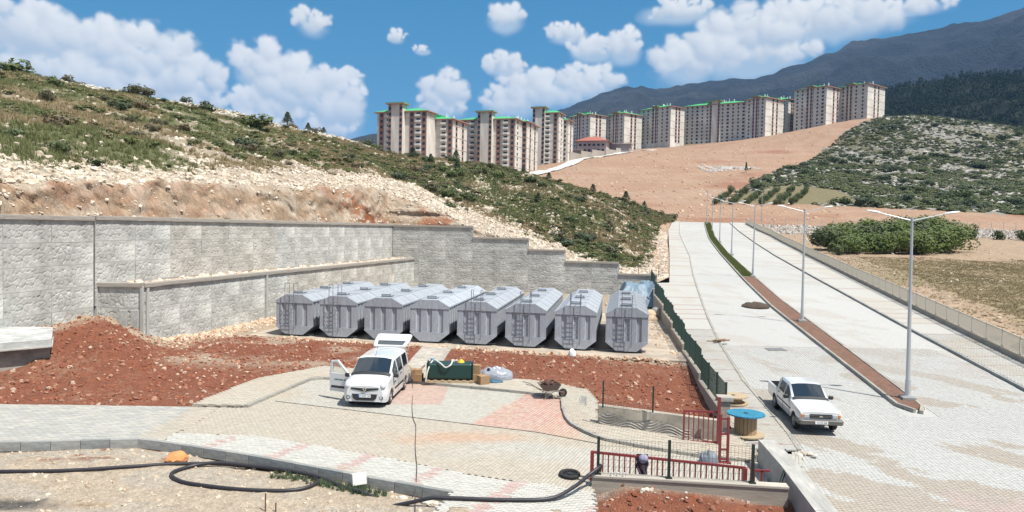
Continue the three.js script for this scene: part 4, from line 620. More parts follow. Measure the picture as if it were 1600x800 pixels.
{ // white van, side door and tailgate open
  const L = 4.28, keys = [
    [0, [[.26, .62], [.40, .70], [.56, .73], [.76, .68], [.83, .62], [.88, .48], [.90, .26], [.905, 0]]],
    [.10, [[.22, .80], [.40, .86], [.62, .88], [.88, .83], [.94, .76], [.985, .6], [1.0, .34], [1.005, 0]]],
    [.35, [[.22, .86], [.42, .905], [.68, .915], [.99, .87], [1.04, .80], [1.085, .62], [1.10, .35], [1.105, 0]]],
    [.85, [[.22, .87], [.45, .915], [.75, .915], [1.07, .885], [1.11, .82], [1.16, .66], [1.185, .36], [1.19, 0]]],
    [1.0, [[.22, .87], [.45, .915], [.75, .915], [1.07, .89], [1.18, .835], [1.25, .76], [1.28, .4], [1.285, 0]]],
    [1.66, [[.22, .87], [.45, .915], [.75, .915], [1.08, .90], [1.585, .775], [1.70, .705], [1.755, .38], [1.765, 0]]],
    [1.85, [[.22, .87], [.45, .915], [.75, .915], [1.08, .90], [1.62, .77], [1.745, .69], [1.80, .38], [1.81, 0]]],
    [2.9, [[.22, .87], [.45, .915], [.75, .915], [1.09, .90], [1.64, .775], [1.765, .69], [1.82, .38], [1.83, 0]]],
    [4.1, [[.22, .87], [.45, .915], [.75, .915], [1.10, .89], [1.63, .78], [1.75, .69], [1.795, .38], [1.805, 0]]],
    [4.28, [[.30, .83], [.45, .88], [.75, .885], [1.10, .865], [1.60, .76], [1.70, .66], [1.735, .36], [1.745, 0]]]];
  const t = thing('van', 'white compact van with front door and tailgate open on the paving', 'van', -5.64, 31.34, 0, -.067);
  const B = shell(keys, L, [[.83, .375, .30], [3.53, .375, .30]], [1.0, 1.02, 1.12, 1.2, 1.95, 2.0, 2.1, 2.9, 3.0, 3.1, 3.95, 1.66], (s, j, side) => {
    if (s > .85 && s < 1.0 && j >= 4) return 'cowl'; if (s > 1.0 && s < 1.66 && j >= 5) return 'windscreen';
    if (side < 0 && s > 1.02 && s < 2.0 && j >= 1 && j < 4 && !(j === 3 && s < 1.2)) return null;
    if (j === 3) { if (s > 1.2 && s < 1.95) return side > 0 ? 'side_window_a' : null; if (s > 2.1 && s < 2.9) return 'side_window_b' + side; if (s > 3.1 && s < 3.95) return 'side_window_c' + side; }
    return 'body';
  });
  mesh('body', [B.body, capGeo(stationAt(keys, 0), L / 2)], paint, t); mesh('windscreen', B.windscreen, glassDark, t); mesh('cowl', B.cowl, plastic, t);
  for (const k in B) if (k.startsWith('side_window')) mesh('side_window', B[k], glassDark, t);
  mesh('underbody', [bx(1.5, .3, 4.0, 0, .42, 0), bx(1.62, .5, .9, 0, .5, 1.31), bx(1.62, .5, .9, 0, .5, -1.39)], interior, t); mesh('cabin', [bx(1.5, .06, 2.9, 0, .5, -.5), bx(.55, .7, .16, -.4, .9, -.1), bx(.55, .7, .16, .4, .9, -.1), bx(1.5, .25, .4, 0, .98, .85), bx(1.5, .9, .06, 0, .9, -.75)], interior, t);
  for (const [x, z] of [[-.78, 1.31], [.78, 1.31], [-.78, -1.39], [.78, -1.39]]) wheel(t, .315, .2, x, z);
  const Z = L / 2;
  const gr = mesh('lower_grille', (() => { const s = new THREE.Shape([[-.5, .56], [.5, .56], [.46, .4], [.34, .32], [-.34, .32], [-.46, .4]].map(p => new THREE.Vector2(...p))); const g = new THREE.ExtrudeGeometry(s, { depth: .03, bevelEnabled: true, bevelSize: .01, bevelThickness: .01, bevelSegments: 1 }); g.translate(0, 0, Z); return g; })(), plastic, t);
  mesh('upper_grille', (() => { const s = new THREE.Shape([[-.56, .76], [-.2, .7], [0, .66], [.2, .7], [.56, .76], [.56, .82], [.1, .80], [-.1, .80], [-.56, .82]].map(p => new THREE.Vector2(...p))); const g = new THREE.ExtrudeGeometry(s, { depth: .03, bevelEnabled: false }); g.translate(0, 0, Z - .01); return g; })(), plastic, t);
  mesh('emblem', (() => { const s = new THREE.Shape([[0, .85], [.07, .755], [0, .66], [-.07, .755]].map(p => new THREE.Vector2(...p))), h = new THREE.Path([[0, .805], [.03, .755], [0, .705], [-.03, .755]].map(p => new THREE.Vector2(...p))); s.holes.push(h); const g = new THREE.ExtrudeGeometry(s, { depth: .03, bevelEnabled: true, bevelSize: .008, bevelThickness: .008, bevelSegments: 1 }); g.translate(0, 0, Z + .02); return g; })(), chrome, t);
  for (const s of [-1, 1]) { const g = new THREE.SphereGeometry(1, 18, 12); g.scale(.15, .13, .2); g.rotateY(s * .5); g.translate(s * .68, .86, Z - .16); mesh('headlight', g, lampGlass, t); const f = mesh('fog_light', [new THREE.CylinderGeometry(.085, .085, .04, 18).rotateX(Math.PI / 2).translate(s * .66, .42, Z - .02)], plastic, t); mesh('lens', new THREE.CylinderGeometry(.05, .05, .05, 16).rotateX(Math.PI / 2).translate(s * .66, .42, Z - .01), lampGlass, f); }
  mesh('number_plate', bx(.52, .115, .015, 0, .5, Z + .055), textPlate('07 BRR 130', .52, .115, '#dfe2e4', '#202226', { stripe: '#23489a' }), t);
  mesh('side_moulding', [bx(.02, .09, 1.7, .915, .55, -.05), bx(.02, .09, .7, -.915, .55, -.55)], plastic, t);
  mirror(t, .9, 1.12, 1.0); mesh('antenna', rod(new THREE.Vector3(0, 1.8, .42), new THREE.Vector3(.0, 2.15, .1), .008, 6), plastic, t);
  mesh('wiper', [bar(new THREE.Vector3(-.5, 1.255, 1.18), new THREE.Vector3(.05, 1.30, 1.1), .02, .02), bar(new THREE.Vector3(.05, 1.255, 1.18), new THREE.Vector3(.55, 1.29, 1.08), .02, .02)], plastic, t);
  mesh('door_handle', [rbx(.03, .04, .18, .012, .92, .98, .3), rbx(.03, .04, .18, .012, .925, .98, -.35)], plastic, t); mesh('door_seam', [bx(.006, 1.0, .012, .915, .62, .12), bx(.006, 1.0, .012, .915, .62, -.82), bx(.006, .7, .012, .916, .75, 1.08)], plastic, t);
  // open front door on the far left side: hinged at its front edge
  const dr = new THREE.Group(); dr.name = 'front_door'; dr.position.set(-.9, 0, Z - 1.02); dr.rotation.y = 1.22; t.add(dr); // local -z is along the door
  const out = new THREE.Shape([[0, .36], [1.0, .36], [1.02, 1.08], [.94, 1.62], [.62, 1.66], [.1, 1.16], [0, 1.08]].map(p => new THREE.Vector2(...p))); out.holes.push(new THREE.Path([[.16, 1.12], [.64, 1.59], [.87, 1.56], [.93, 1.1]].map(p => new THREE.Vector2(...p))));
  const dg = new THREE.ExtrudeGeometry(out, { depth: .06, bevelEnabled: true, bevelSize: .015, bevelThickness: .015, bevelSegments: 2 }); dg.rotateY(Math.PI / 2); mesh('door_skin', dg, paint, dr);
  mesh('trim', [bx(.02, .55, .8, .085, .7, -.5)], std([.2, .2, .21], .7), dr); const pane = new THREE.ShapeGeometry(new THREE.Shape([[.16, 1.12], [.64, 1.59], [.87, 1.56], [.93, 1.1]].map(p => new THREE.Vector2(...p)))); pane.rotateY(Math.PI / 2); pane.translate(.03, 0, 0); mesh('pane', pane, new THREE.MeshPhysicalMaterial({ color: col(.8, .85, .85), roughness: .03, transmission: 1, thickness: 0 }), dr);
  mesh('moulding', bx(.02, .09, .85, -.025, .55, -.5), plastic, dr); mesh('mirror', rbx(.12, .17, .2, .05, -.1, 1.12, -.06), plastic, dr);
  const greenInk = std([.03, .10, .08], .6); const marks = []; let zz = -.2; for (const w of [.05, .06, .02, .05, .06, .06, .03, .06, .05]) { marks.push(bx(.004, .055, w, -.0175, .86, zz)); zz -= w + .02; } mesh('door_lettering', marks, greenInk, dr);
  { const mk = []; let z2 = .95; for (const w of [.05, .06, .03, .06, .05, .06]) { mk.push(bx(.004, .055, w, .918, .82, z2)); z2 -= w + .02; } mesh('side_lettering', mk, greenInk, t); }
  // tailgate lifted above the roof
  const tg = new THREE.Group(); tg.name = 'tailgate'; tg.position.set(0, 1.78, -Z + .06); tg.rotation.x = .30; t.add(tg);
  const ts = new THREE.Shape([[-.72, 0], [.72, 0], [.80, .6], [.80, 1.16], [.72, 1.24], [-.72, 1.24], [-.80, 1.16], [-.80, .6]].map(p => new THREE.Vector2(...p))); ts.holes.push(new THREE.Path([[-.6, .08], [.6, .08], [.66, .56], [-.66, .56]].map(p => new THREE.Vector2(...p)))); const tgG = new THREE.ExtrudeGeometry(ts, { depth: .06, bevelEnabled: true, bevelSize: .015, bevelThickness: .015, bevelSegments: 2 }); tgG.rotateX(-Math.PI / 2); mesh('skin', tgG, paint, tg); mesh('rear_window', (() => { const g = new THREE.ShapeGeometry(new THREE.Shape([[-.6, .08], [.6, .08], [.66, .56], [-.66, .56]].map(p => new THREE.Vector2(...p)))); g.rotateX(-Math.PI / 2); g.translate(0, .04, 0); return g; })(), glassDark, tg);
  mesh('gas_strut', [rod(new THREE.Vector3(.74, 1.3, -Z + .1), new THREE.Vector3(.76, 1.98, -Z - .55), .012, 6), rod(new THREE.Vector3(-.74, 1.3, -Z + .1), new THREE.Vector3(-.76, 1.98, -Z - .55), .012, 6)], plastic, t);
}
{ // white double-cab pickup
  const L = 4.75, keys = [
    [0, [[.46, .72], [.56, .78], [.68, .79], [.84, .77], [.89, .71], [.915, .54], [.925, .3], [.93, 0]]],
    [.10, [[.44, .80], [.58, .83], [.72, .84], [.925, .80], [.955, .74], [.98, .55], [.992, .3], [.996, 0]]],
    [1.28, [[.36, .82], [.58, .84], [.78, .845], [1.02, .80], [1.05, .745], [1.08, .56], [1.092, .3], [1.096, 0]]],
    [1.42, [[.36, .82], [.58, .84], [.78, .845], [1.03, .80], [1.11, .735], [1.15, .64], [1.17, .33], [1.178, 0]]],
    [2.02, [[.36, .82], [.58, .84], [.78, .845], [1.05, .80], [1.45, .675], [1.535, .605], [1.572, .33], [1.58, 0]]],
    [2.2, [[.36, .82], [.58, .84], [.78, .845], [1.05, .80], [1.47, .67], [1.56, .60], [1.598, .33], [1.605, 0]]],
    [3.12, [[.36, .82], [.58, .84], [.78, .845], [1.05, .80], [1.46, .67], [1.55, .60], [1.585, .33], [1.592, 0]]],
    [3.34, [[.36, .82], [.58, .84], [.78, .845], [1.05, .80], [1.40, .685], [1.50, .61], [1.53, .33], [1.537, 0]]],
    [4.75, [[.44, .80], [.58, .83], [.78, .84], [.99, .82], [.99, .80], [.99, .78], [.99, .4], [.99, 0]]]];
  const t = thing('pickup_truck', 'white double-cab pickup truck driving on the pale block road', 'pickup', 12.63, 31.5, rd(31.5) + .035, -.078); t.rotation.order = 'YXZ'; t.rotation.x = .045;
  const B = shell(keys, L, [[.75, .40, .31], [3.6, .40, .31]], [1.42, 1.55, 2.02, 2.2, 2.26, 2.34, 3.08, 3.34], (s, j, side) => {
    if (s > 3.34) return j < 3 ? 'bed_side' + side : null; if (s > 1.42 && s < 2.02 && j >= 5) return 'windscreen'; if (s > 1.28 && s < 1.42 && j >= 4) return 'cowl';
    if (j === 3) { if (s > 1.62 && s < 2.26) return 'side_window_a' + side; if (s > 2.34 && s < 3.08) return 'side_window_b' + side; } return 'body';
  });
  const Z = L / 2; mesh('body', [B.body, capGeo(stationAt(keys, 0), Z)], paint, t); mesh('windscreen', B.windscreen, glassDark, t); mesh('cowl', B.cowl, plastic, t); for (const k in B) if (k.startsWith('side_window')) mesh('side_window', B[k], glassDark, t);
  mesh('cab_back', capGeo(stationAt(keys, 3.34).map(([y, w]) => [y, w * .995]), Z - 3.34), paint, t); mesh('rear_window', bx(1.0, .3, .02, 0, 1.28, Z - 3.36), glassDark, t);
  const bed = new THREE.Group(); bed.name = 'load_bed'; t.add(bed); for (const k in B) if (k.startsWith('bed_side')) mesh('side_panel', B[k], paint, bed);
  const bl = std([.03, .03, .036], .8); mesh('liner', [bx(1.5, .04, 1.38, 0, .62, Z - 4.04), bx(.05, .4, 1.38, .75, .8, Z - 4.04), bx(.05, .4, 1.38, -.75, .8, Z - 4.04), bx(1.5, .4, .04, 0, .8, Z - 3.4), bx(1.5, .4, .03, 0, .8, Z - 4.67)], bl, bed); mesh('rim', [rbx(.1, .05, 1.4, .02, .80, .985, Z - 4.05), rbx(.1, .05, 1.4, .02, -.80, .985, Z - 4.05)], paint, bed); mesh('tailgate', rbx(1.6, .44, .07, .02, 0, .78, Z - 4.72), paint, bed);
  mesh('underbody', [bx(1.4, .22, 4.4, 0, .45, 0), bx(1.56, .4, .95, 0, .62, Z - .75)], interior, t);
  for (const [x, z] of [[-.73, Z - .75], [.73, Z - .75], [-.73, Z - 3.6], [.73, Z - 3.6]]) wheel(t, .325, .2, x, z);
  const grey = std([.12, .115, .105], .5); mesh('front_bumper', [rbx(1.68, .2, .2, .05, 0, .52, Z + .02), rbx(.2, .2, .5, .05, .78, .52, Z - .18), rbx(.2, .2, .5, .05, -.78, .52, Z - .18)], grey, t); mesh('bumper_strip', bx(1.5, .035, .02, 0, .60, Z + .12), chrome, t); mesh('rear_bumper', rbx(1.5, .14, .12, .03, 0, .45, -Z - .04), grey, t);
  const gr = mesh('grille', bx(.86, .17, .03, 0, .75, Z + .005), plastic, t); for (const y of [.72, .78]) mesh('slat', bx(.84, .018, .02, 0, y, Z + .025), grey, gr); mesh('emblem', bx(.12, .05, .02, 0, .75, Z + .03), chrome, gr);
  for (const s of [-1, 1]) { mesh('headlight', rbx(.2, .14, .06, .02, s * .555, .755, Z - .0), lampGlass, t); mesh('indicator', rbx(.1, .14, .14, .02, s * .72, .755, Z - .05), amber, t); }
  mesh('number_plate', bx(.5, .11, .015, 0, .53, Z + .13), textPlate('07 EE 309', .5, .11, '#e2e4e4', '#2a2c30'), t); mirror(t, .8, 1.1, Z - 1.62); mirror(t, -.8, 1.1, Z - 1.62);
  mesh('side_moulding', [bx(.015, .06, 2.0, .845, .72, .2), bx(.015, .06, 2.0, -.845, .72, .2)], plastic, t); mesh('door_handle', [-1, 1].flatMap(s => [rbx(.03, .04, .14, .01, s * .835, .95, Z - 2.2), rbx(.03, .04, .14, .01, s * .835, .95, Z - 3.0)]), plastic, t); mesh('door_seam', [-1, 1].flatMap(s => [1.36, 2.3, 3.2].map(v => bx(.006, .6, .01, s * .846, .72, Z - v))), plastic, t);
}
// ------------------------------------------------------------------ things standing about
const wood = std([.40, .28, .16], .8, { map: rep(gFine, .6, 4, true) }), woodPale = std([.50, .39, .25], .8, { map: rep(gFine, .6, 4, true) }), card = std([.36, .225, .12], .85, { map: rep(gFine, 1, 1, true) }), bluePaint = std([.035, .25, .39], .6, { map: rep(gBlot, 1.2, 1.2, true) });
function spool(name, label, x, d, y, r, h, topMat, planks, tilt = 0) {
  const t = thing(name, label, 'cable spool', x, d, y, .4); t.rotation.x = tilt;
  const disc = (yy, m) => { // a disc of boards
    const gs = []; const n = 9, w = 2 * r / n; for (let i = 0; i < n; i++) { const x0 = -r + i * w + .006, x1 = x0 + w - .012, pts = []; for (let k = 0; k <= 6; k++) { const xx = lerp(x0, x1, k / 6); pts.push([xx, Math.sqrt(Math.max(0, r * r - xx * xx))]); } const s = new THREE.Shape([...pts, ...pts.map(p => [p[0], -p[1]]).reverse()].map(p => new THREE.Vector2(...p))); const g = new THREE.ExtrudeGeometry(s, { depth: .05, bevelEnabled: false }); g.rotateX(-Math.PI / 2); g.translate(0, yy, 0); gs.push(g); } return gs; };
  for (const g of disc(0, wood)) mesh('base_board', g, woodPale, t); for (const g of disc(h - .05, topMat)) mesh('top_board', g, topMat, t);
  for (let i = 0; i < planks; i++) { const a = i / planks * Math.PI * 2, g = bx(2 * Math.PI * r * .56 / planks - .008, h - .1, .035, 0, h / 2, r * .56); g.rotateY(a); mesh('stave', g, wood, t); }
  mesh('hub_plate', cyl(.09, .09, .012, 0, h, 0, 18), std([.05, .06, .07], .5, { metalness: .5 }), t); mesh('hub_hole', cyl(.045, .045, .014, 0, h, 0, 14), std([.01, .01, .01], 1), t); return t;
}
spool('cable_spool', 'upright wooden cable spool with blue painted top near the gate', 9.27, 28.55, -.70 + .13, .72, .84, bluePaint, 18);
spool('cable_spool', 'flat unpainted wooden cable spool behind the end of green fence', 10.15, 33.1, rd(33.1) + .145, .66, .36, woodPale, 14);

{ // dark green tank on a pallet
  const t = thing('green_tank', 'dark green rectangular tank lying on a wooden pallet behind the van', 'tank', -2.78, 34.15, .125, .05), g = std([.006, .035, .028], .4);
  mesh('tank_body', rbx(2.1, .74, .86, .12, 0, .52, 0), g, t); mesh('end_rim', [rbx(.05, .78, .9, .1, 1.05, .52, 0), rbx(.05, .78, .9, .1, -1.05, .52, 0)], g, t); mesh('connector', [rbx(.17, .1, .14, .02, .12, .94, -.05)], std([.55, .55, .52], .6), t);
  mesh('outlet', [cyl(.09, .09, .14, -.82, .87, -.1, 14), cyl(.12, .12, .03, -.82, 1.0, -.1, 14)], std([.12, .28, .33], .5), t);
  const p = thing('pallet', 'wooden pallet under the dark green tank', 'pallet', -2.78, 34.15, .125, .05); for (const z of [-.42, 0, .42]) mesh('runner', bx(2.2, .09, .09, 0, .045, z), woodPale, p); for (let i = 0; i < 7; i++) mesh('deck_board', bx(.16, .03, .95, -1.0 + i * .333, .107, 0), woodPale, p); for (const x of [-1, 0, 1]) mesh('block', bx(.12, .08, .02, x, .05, .475), wood, p);
  tag(mesh('white_hose', tube([new THREE.Vector3(-3.85, .2, -33.55), new THREE.Vector3(-3.75, .75, -33.62), new THREE.Vector3(-3.55, 1.12, -33.95), new THREE.Vector3(-3.2, 1.05, -33.62), new THREE.Vector3(-2.95, .86, -33.6), new THREE.Vector3(-2.75, .95, -33.62), new THREE.Vector3(-2.66, 1.12, -34.15)], .035, 70), std([.52, .52, .49], .6)), 'pale flexible hose looped over the dark green tank', 'hose');
  const h = thing('hard_hat', 'yellow hard hat resting on top of the green tank', 'helmet', -2.28, 34.2, 1.015); mesh('shell', (() => { const q = new THREE.SphereGeometry(.135, 20, 10, 0, Math.PI * 2, 0, Math.PI / 2); q.scale(1, .95, 1.15); return q; })(), std([.72, .47, .02], .35), h); mesh('brim', (() => { const q = new THREE.CylinderGeometry(.165, .17, .014, 22); q.scale(1, 1, 1.2); q.translate(0, .007, .03); return q; })(), std([.72, .47, .02], .35), h); mesh('ridge', bx(.03, .02, .24, 0, .127, 0), std([.72, .47, .02], .35), h);
}
function carton(label, x, d, y, w, h, l, turn, open) { const t = thing('carton', label, 'box', x, d, y, turn, 'cartons by the green tank'); mesh('box_body', rbx(w, h, l, .008, 0, h / 2, 0), card, t); mesh('tape', bx(.05, .002, l + .004, 0, h + .001, 0), std([.45, .33, .2], .4), t); if (open) for (const s of [-1, 1]) { const f = mesh('flap', bx(w * .5, .008, l), card, t); f.position.set(s * w * .62, h + .1, 0); f.rotation.z = s * .8; } }
carton('open cardboard carton with raised flaps behind the other cartons by van', -4.42, 34.7, .125, .5, .42, .45, .15, true);
carton('taped cardboard carton in front of open carton, beside the van', -4.25, 34.05, .125, .42, .34, .36, -.1);
carton('small cardboard carton stacked on the carton beside the van', -4.27, 34.1, .465, .36, .2, .3, .2);
carton('cardboard carton at right end of the tank, lower of stacked pair', -1.52, 34.15, .125, .42, .36, .4, .1);
carton('cardboard carton on top of stacked pair right of the tank', -1.56, 34.2, .487, .38, .42, .36, -.12);
carton('cardboard carton in front of stacked pair right of the tank', -1.22, 33.7, .125, .46, .38, .42, .5);
function heap(name, label, cat, x, d, y, rx, h, rz, mat, seed, o = {}) { const g = new THREE.SphereGeometry(1, 34, 22, 0, Math.PI * 2, 0, Math.PI / 2), p = g.attributes.position; for (let i = 0; i < p.count; i++) { const X = p.getX(i), Y = p.getY(i), Z = p.getZ(i), n = .62 + .76 * fbm(X * (o.f ?? 2.2) + seed, Z * (o.f ?? 2.2) + Y * 2, 4, seed); const fold = o.fold ? (1 - Math.abs(2 * fbm(X * 3 + seed, Z * 3 + Y * 3, 3, seed + 3) - 1)) * o.fold : 0; p.setXYZ(i, X * rx * (.8 + n * .25), Math.max(-.02, Y * h * n + fold * (Y > .02 ? 1 : 0)), Z * rz * (.8 + n * .25)); } g.computeVertexNormals(); const m = mesh(name, g, mat); m.position.copy(P(x, d, y)); return tag(m, label, cat); }
heap('black_bag', 'small black bag on the concrete path behind the tank', 'bag', -3.55, 35.1, .13, .22, .34, .2, std([.02, .02, .022], .6), 4);
heap('tool_bag', 'dark tool bag with pale lid on the path edge beside the van', 'bag', -4.75, 34.0, .13, .2, .36, .2, std([.06, .06, .065], .6), 9);
{ const t = thing('plastic_sheet', 'pale crumpled plastic sheeting right of the cartons', 'plastic sheet', -.65, 34.95, .13); const m = heap('sheet_tmp', '', '', 0, 0, 0, .78, .4, .5, new THREE.MeshPhysicalMaterial({ color: col(.34, .37, .42), roughness: .3, transmission: .25, thickness: 0 }), 15, { fold: .16, f: 3 }); scene.remove(m); m.name = 'sheet'; m.userData = {}; t.add(m); }
heap('blue_bag', 'flat blue bag lying before the plastic sheeting', 'bag', -.75, 34.1, .125, .44, .13, .24, std([.03, .09, .14], .6), 22);
{ const t = thing('canister', 'dark blue upright canister beside the plastic sheeting', 'canister', -1.0, 34.75, .125); mesh('drum', cyl(.1, .1, .46, 0, 0, 0, 16), std([.01, .02, .045], .5), t); mesh('cap', cyl(.06, .06, .06, 0, .46, 0, 12), plastic, t); }
{ // wheelbarrow, tipped load of scrap
  const t = thing('wheelbarrow', 'small wheelbarrow loaded with dark scrap at the bay corner', 'wheelbarrow', 1.75, 31.7, 0, .25), m = std([.16, .13, .11], .7), rust = std([.13, .07, .05], .8);
  const q = (() => { const top = [[-.5, .62, .3], [.42, .62, .34], [.42, .62, -.34], [-.5, .62, -.3]], bot = [[-.25, .32, .18], [.3, .34, .2], [.3, .34, -.2], [-.25, .32, -.18]], f = [bot]; for (let i = 0; i < 4; i++) f.push([bot[i], bot[(i + 1) % 4], top[(i + 1) % 4], top[i]]); const pos = []; for (const [a, b, c, d] of f) pos.push(...a, ...b, ...c, ...a, ...c, ...d); const g = new THREE.BufferGeometry(); g.setAttribute('position', new THREE.Float32BufferAttribute(pos, 3)); g.computeVertexNormals(); return g; })();
  mesh('tray', q, m, t); for (const z of [-.22, .22]) { const vs = [[-1.15, .68, z * 1.3], [-.85, .6, z * 1.2], [-.3, .31, z], [.35, .3, z * .7], [.62, .22, z * .2]].map(v => new THREE.Vector3(...v)); mesh('handle', tube(vs, .018, 30), m, t); mesh('leg', [rod(new THREE.Vector3(-.2, .3, z), new THREE.Vector3(-.28, .0, z * 1.2), .016), rod(new THREE.Vector3(.12, .3, z), new THREE.Vector3(-.28, .02, z * 1.2), .014)], m, t); }
  const w = new THREE.Group(); w.name = 'wheel'; w.position.set(.6, .19, 0); t.add(w); mesh('tyre', new THREE.TorusGeometry(.15, .045, 10, 22), rubber, w); mesh('rim', new THREE.CylinderGeometry(.1, .1, .04, 14).rotateX(Math.PI / 2), rust, w);
  const R = rng(8), gs = []; for (let i = 0; i < 26; i++) { const g = bx(.1 + R() * .35, .03 + R() * .06, .05 + R() * .1); g.rotateY(R() * 3); g.rotateZ((R() - .5) * 1.2); g.translate((R() - .5) * .7, .56 + R() * .16, (R() - .5) * .46); gs.push(g); } const L = mesh('scrap_load', gs, rust, t); L.userData.kind = 'stuff';
}
{ const t = thing('drain_grate', 'small ladder-like iron grate in the curved footpath', 'grate', 3.2, 31.5, yPave(3) + .128, -.1); mesh('frame', [bx(.03, .012, 1.7, -.14, 0, 0), bx(.03, .012, 1.7, .14, 0, 0)], galvDark, t); for (let i = 0; i < 8; i++) mesh('rung', bx(.28, .012, .03, 0, 0, -.8 + i * .229), galvDark, t); }
{ const t = thing('drain_cover', 'dark rectangular drain cover on the road above the pickup', 'drain cover', 16.63, 45.9, rd(45.9) + .034, .1); t.rotation.x = 0; mesh('frame', bx(1.2, .02, .8), galvDark, t); for (let i = 0; i < 6; i++) mesh('bar', bx(.12, .02, .7, -.48 + i * .19, .012, 0), std([.16, .16, .16], .6), t); }
// hoses, cable
const hoseMat = std([.022, .02, .026], .5); const hy = (x, d) => Math.max(yardY(x, d), -.3) + .055;
tag(mesh('black_hose', tube([[-17.5, 21.2], [-14.9, 21.34], [-13.15, 21.56], [-11.5, 22.02], [-10.14, 22.46], [-8.8, 22.66], [-7.85, 22.5], [-6.9, 22.3], [-6.1, 21.95], [-5.6, 21.4], [-5.5, 20.9], [-5.9, 20.42], [-7.04, 20.3], [-8.59, 20.6], [-9.48, 20.98], [-9.95, 21.55], [-9.66, 22.2], [-8.99, 22.42], [-7.9, 22.38], [-6.9, 22.12], [-5.55, 21.45], [-4.7, 20.8], [-4.0, 20.3], [-3.5, 20.1]].map(([x, d], i) => P(x, d, hy(x, d) + (i > 16 && i < 21 ? .07 : 0) - (i === 23 ? .14 : 0))), .055, 260, 10), hoseMat), 'long black hose looping over the sandy foreground dirt', 'hose');
tag(mesh('black_hose', tube([[-3.1, 19.55, -.24], [-2.6, 19.48, -.1], [-2.0, 19.42, .06], [-1.58, 19.4, .075], [.13, 19.35, .075], [1.2, 19.5, .09], [1.85, 20.1, .2], [2.3, 20.75, .3], [2.62, 21.02, .45], [2.72, 21.35, .4], [2.75, 21.9, .0]].map(([x, d, y]) => P(x, d, y)), .055, 120, 10), hoseMat), 'black hose running over the paving and up to the red gate', 'hose');
tag(mesh('thin_cable', tube([[-5.02, 36.9, .2], [-4.6, 34.3, .14], [-4.45, 33.6, .01], [-3.86, 29.1, .012], [-3.59, 27.5, .02], [-3.42, 26.8, .012], [-3.06, 24, .012], [-2.75, 22, .03], [-2.62, 20.9, .03], [-2.58, 20.4, -.1], [-2.35, 18.6, -.14], [-2.2, 16.5, -.15]].map(([x, d, y]) => P(x, d, y + .012)), .011, 160, 6), std([.06, .05, .045], .7)), 'thin dark cable lying straight across the paved drive', 'cable');
{ const t = thing('old_tyre', 'small black spoked wheel lying flat on the drive by gate', 'wheel', 1.85, 21.7, yPave(1.85) + .03, .3); t.rotation.x = .06; const tg = new THREE.TorusGeometry(.27, .055, 10, 28); tg.rotateX(Math.PI / 2); tg.translate(0, .06, 0); mesh('tyre', tg, rubber, t); const gs = []; for (let i = 0; i < 7; i++) { const b = bx(.03, .03, .5, 0, .05, 0); b.rotateY(i * Math.PI / 7); gs.push(b); } mesh('rim', gs, plastic, t); mesh('hub', cyl(.07, .07, .06, 0, .03, 0, 14), plastic, t); }
// clothes on the gate
{ const t = thing('jacket', 'dark and lilac jacket hung over the red sliding gate', 'jacket', 3.98, 21.59, .02); const gs = []; for (const s of [-1, 1]) { const g = new THREE.PlaneGeometry(.34, s > 0 ? .62 : .4, 14, 18), p = g.attributes.position; for (let i = 0; i < p.count; i++) { const x = p.getX(i), y = p.getY(i) - (s > 0 ? .31 : .2); p.setXYZ(i, x * (1 - .28 * smooth(.1, .6, -y) * (s > 0 ? 1 : .3)) + .02 * Math.sin(y * 22), y + .62, s * (.05 + .05 * Math.abs(Math.sin(x * 16 + y * 5)))); } g.computeVertexNormals(); gs.push(g); } gs.push(new THREE.CylinderGeometry(.055, .055, .34, 12, 1, true, 0, Math.PI).rotateZ(Math.PI / 2).rotateX(-Math.PI / 2).translate(0, .62, 0)); mesh('cloth', gs, std([.06, .035, .05], .95), t); mesh('collar', (() => { const g = new THREE.SphereGeometry(.13, 14, 10); g.scale(1.1, 1.1, .55); const p = g.attributes.position; for (let i = 0; i < p.count; i++) p.setZ(i, p.getZ(i) * (.7 + .6 * n2(p.getX(i) * 12, p.getY(i) * 12, 3))); g.computeVertexNormals(); g.translate(.02, .56, .08); return g; })(), std([.30, .29, .40], .95), t); }
heap('grey_bag', 'crumpled grey plastic bag at the foot of gate guide frame', 'bag', 6.75, 24.5, yPave(6.75) + .0, .3, .34, .2, std([.16, .18, .21], .6), 31, { fold: .1, f: 3 });
for (let i = 0; i < 3; i++) { const t = thing('steel_ring', ['left of three small steel rings on the plinth wall', 'middle of three small steel rings on the plinth wall', 'right of three small steel rings on the plinth wall'][i], 'ring', 3.02 + i * .17, 21.0 - i * .02, .215, .2, 'three rings on the plinth wall'); const g = new THREE.TorusGeometry(.05, .014, 8, 16); g.translate(0, .062, 0); mesh('ring', g, galv, t); }
// rocks and blocks in the foreground dirt
const rockGeo = (seed, sq = 1) => { let g = new THREE.IcosahedronGeometry(1, 2); const p = g.attributes.position; for (let i = 0; i < p.count; i++) { const v = new THREE.Vector3().fromBufferAttribute(p, i), n = .65 + .6 * fbm3(v.x * 1.3 + seed, v.y * 1.3, v.z * 1.3 + seed, 3); p.setXYZ(i, v.x * n, v.y * n * sq, v.z * n); } g.computeVertexNormals(); return toCreasedNormals(g, .5); };
const rocksG = [1, 2, 3, 4].map(s => rockGeo(s * 3.7, .7)); const stoneMat = [std([.50, .45, .38], .95), std([.42, .34, .26], .95), std([.46, .43, .39], .95)];
function rock(name, label, x, d, y, s, m, turn = 0, sy = 1) { const o = mesh(name, rocksG[Math.floor(hash3(Math.round(x * 100), Math.round(d * 100), 3) * 4)], m); o.position.copy(P(x, d, y + s * .3 * sy)); o.scale.set(s, s * sy, s); o.rotation.y = turn; return tag(o, label, 'rock'); }
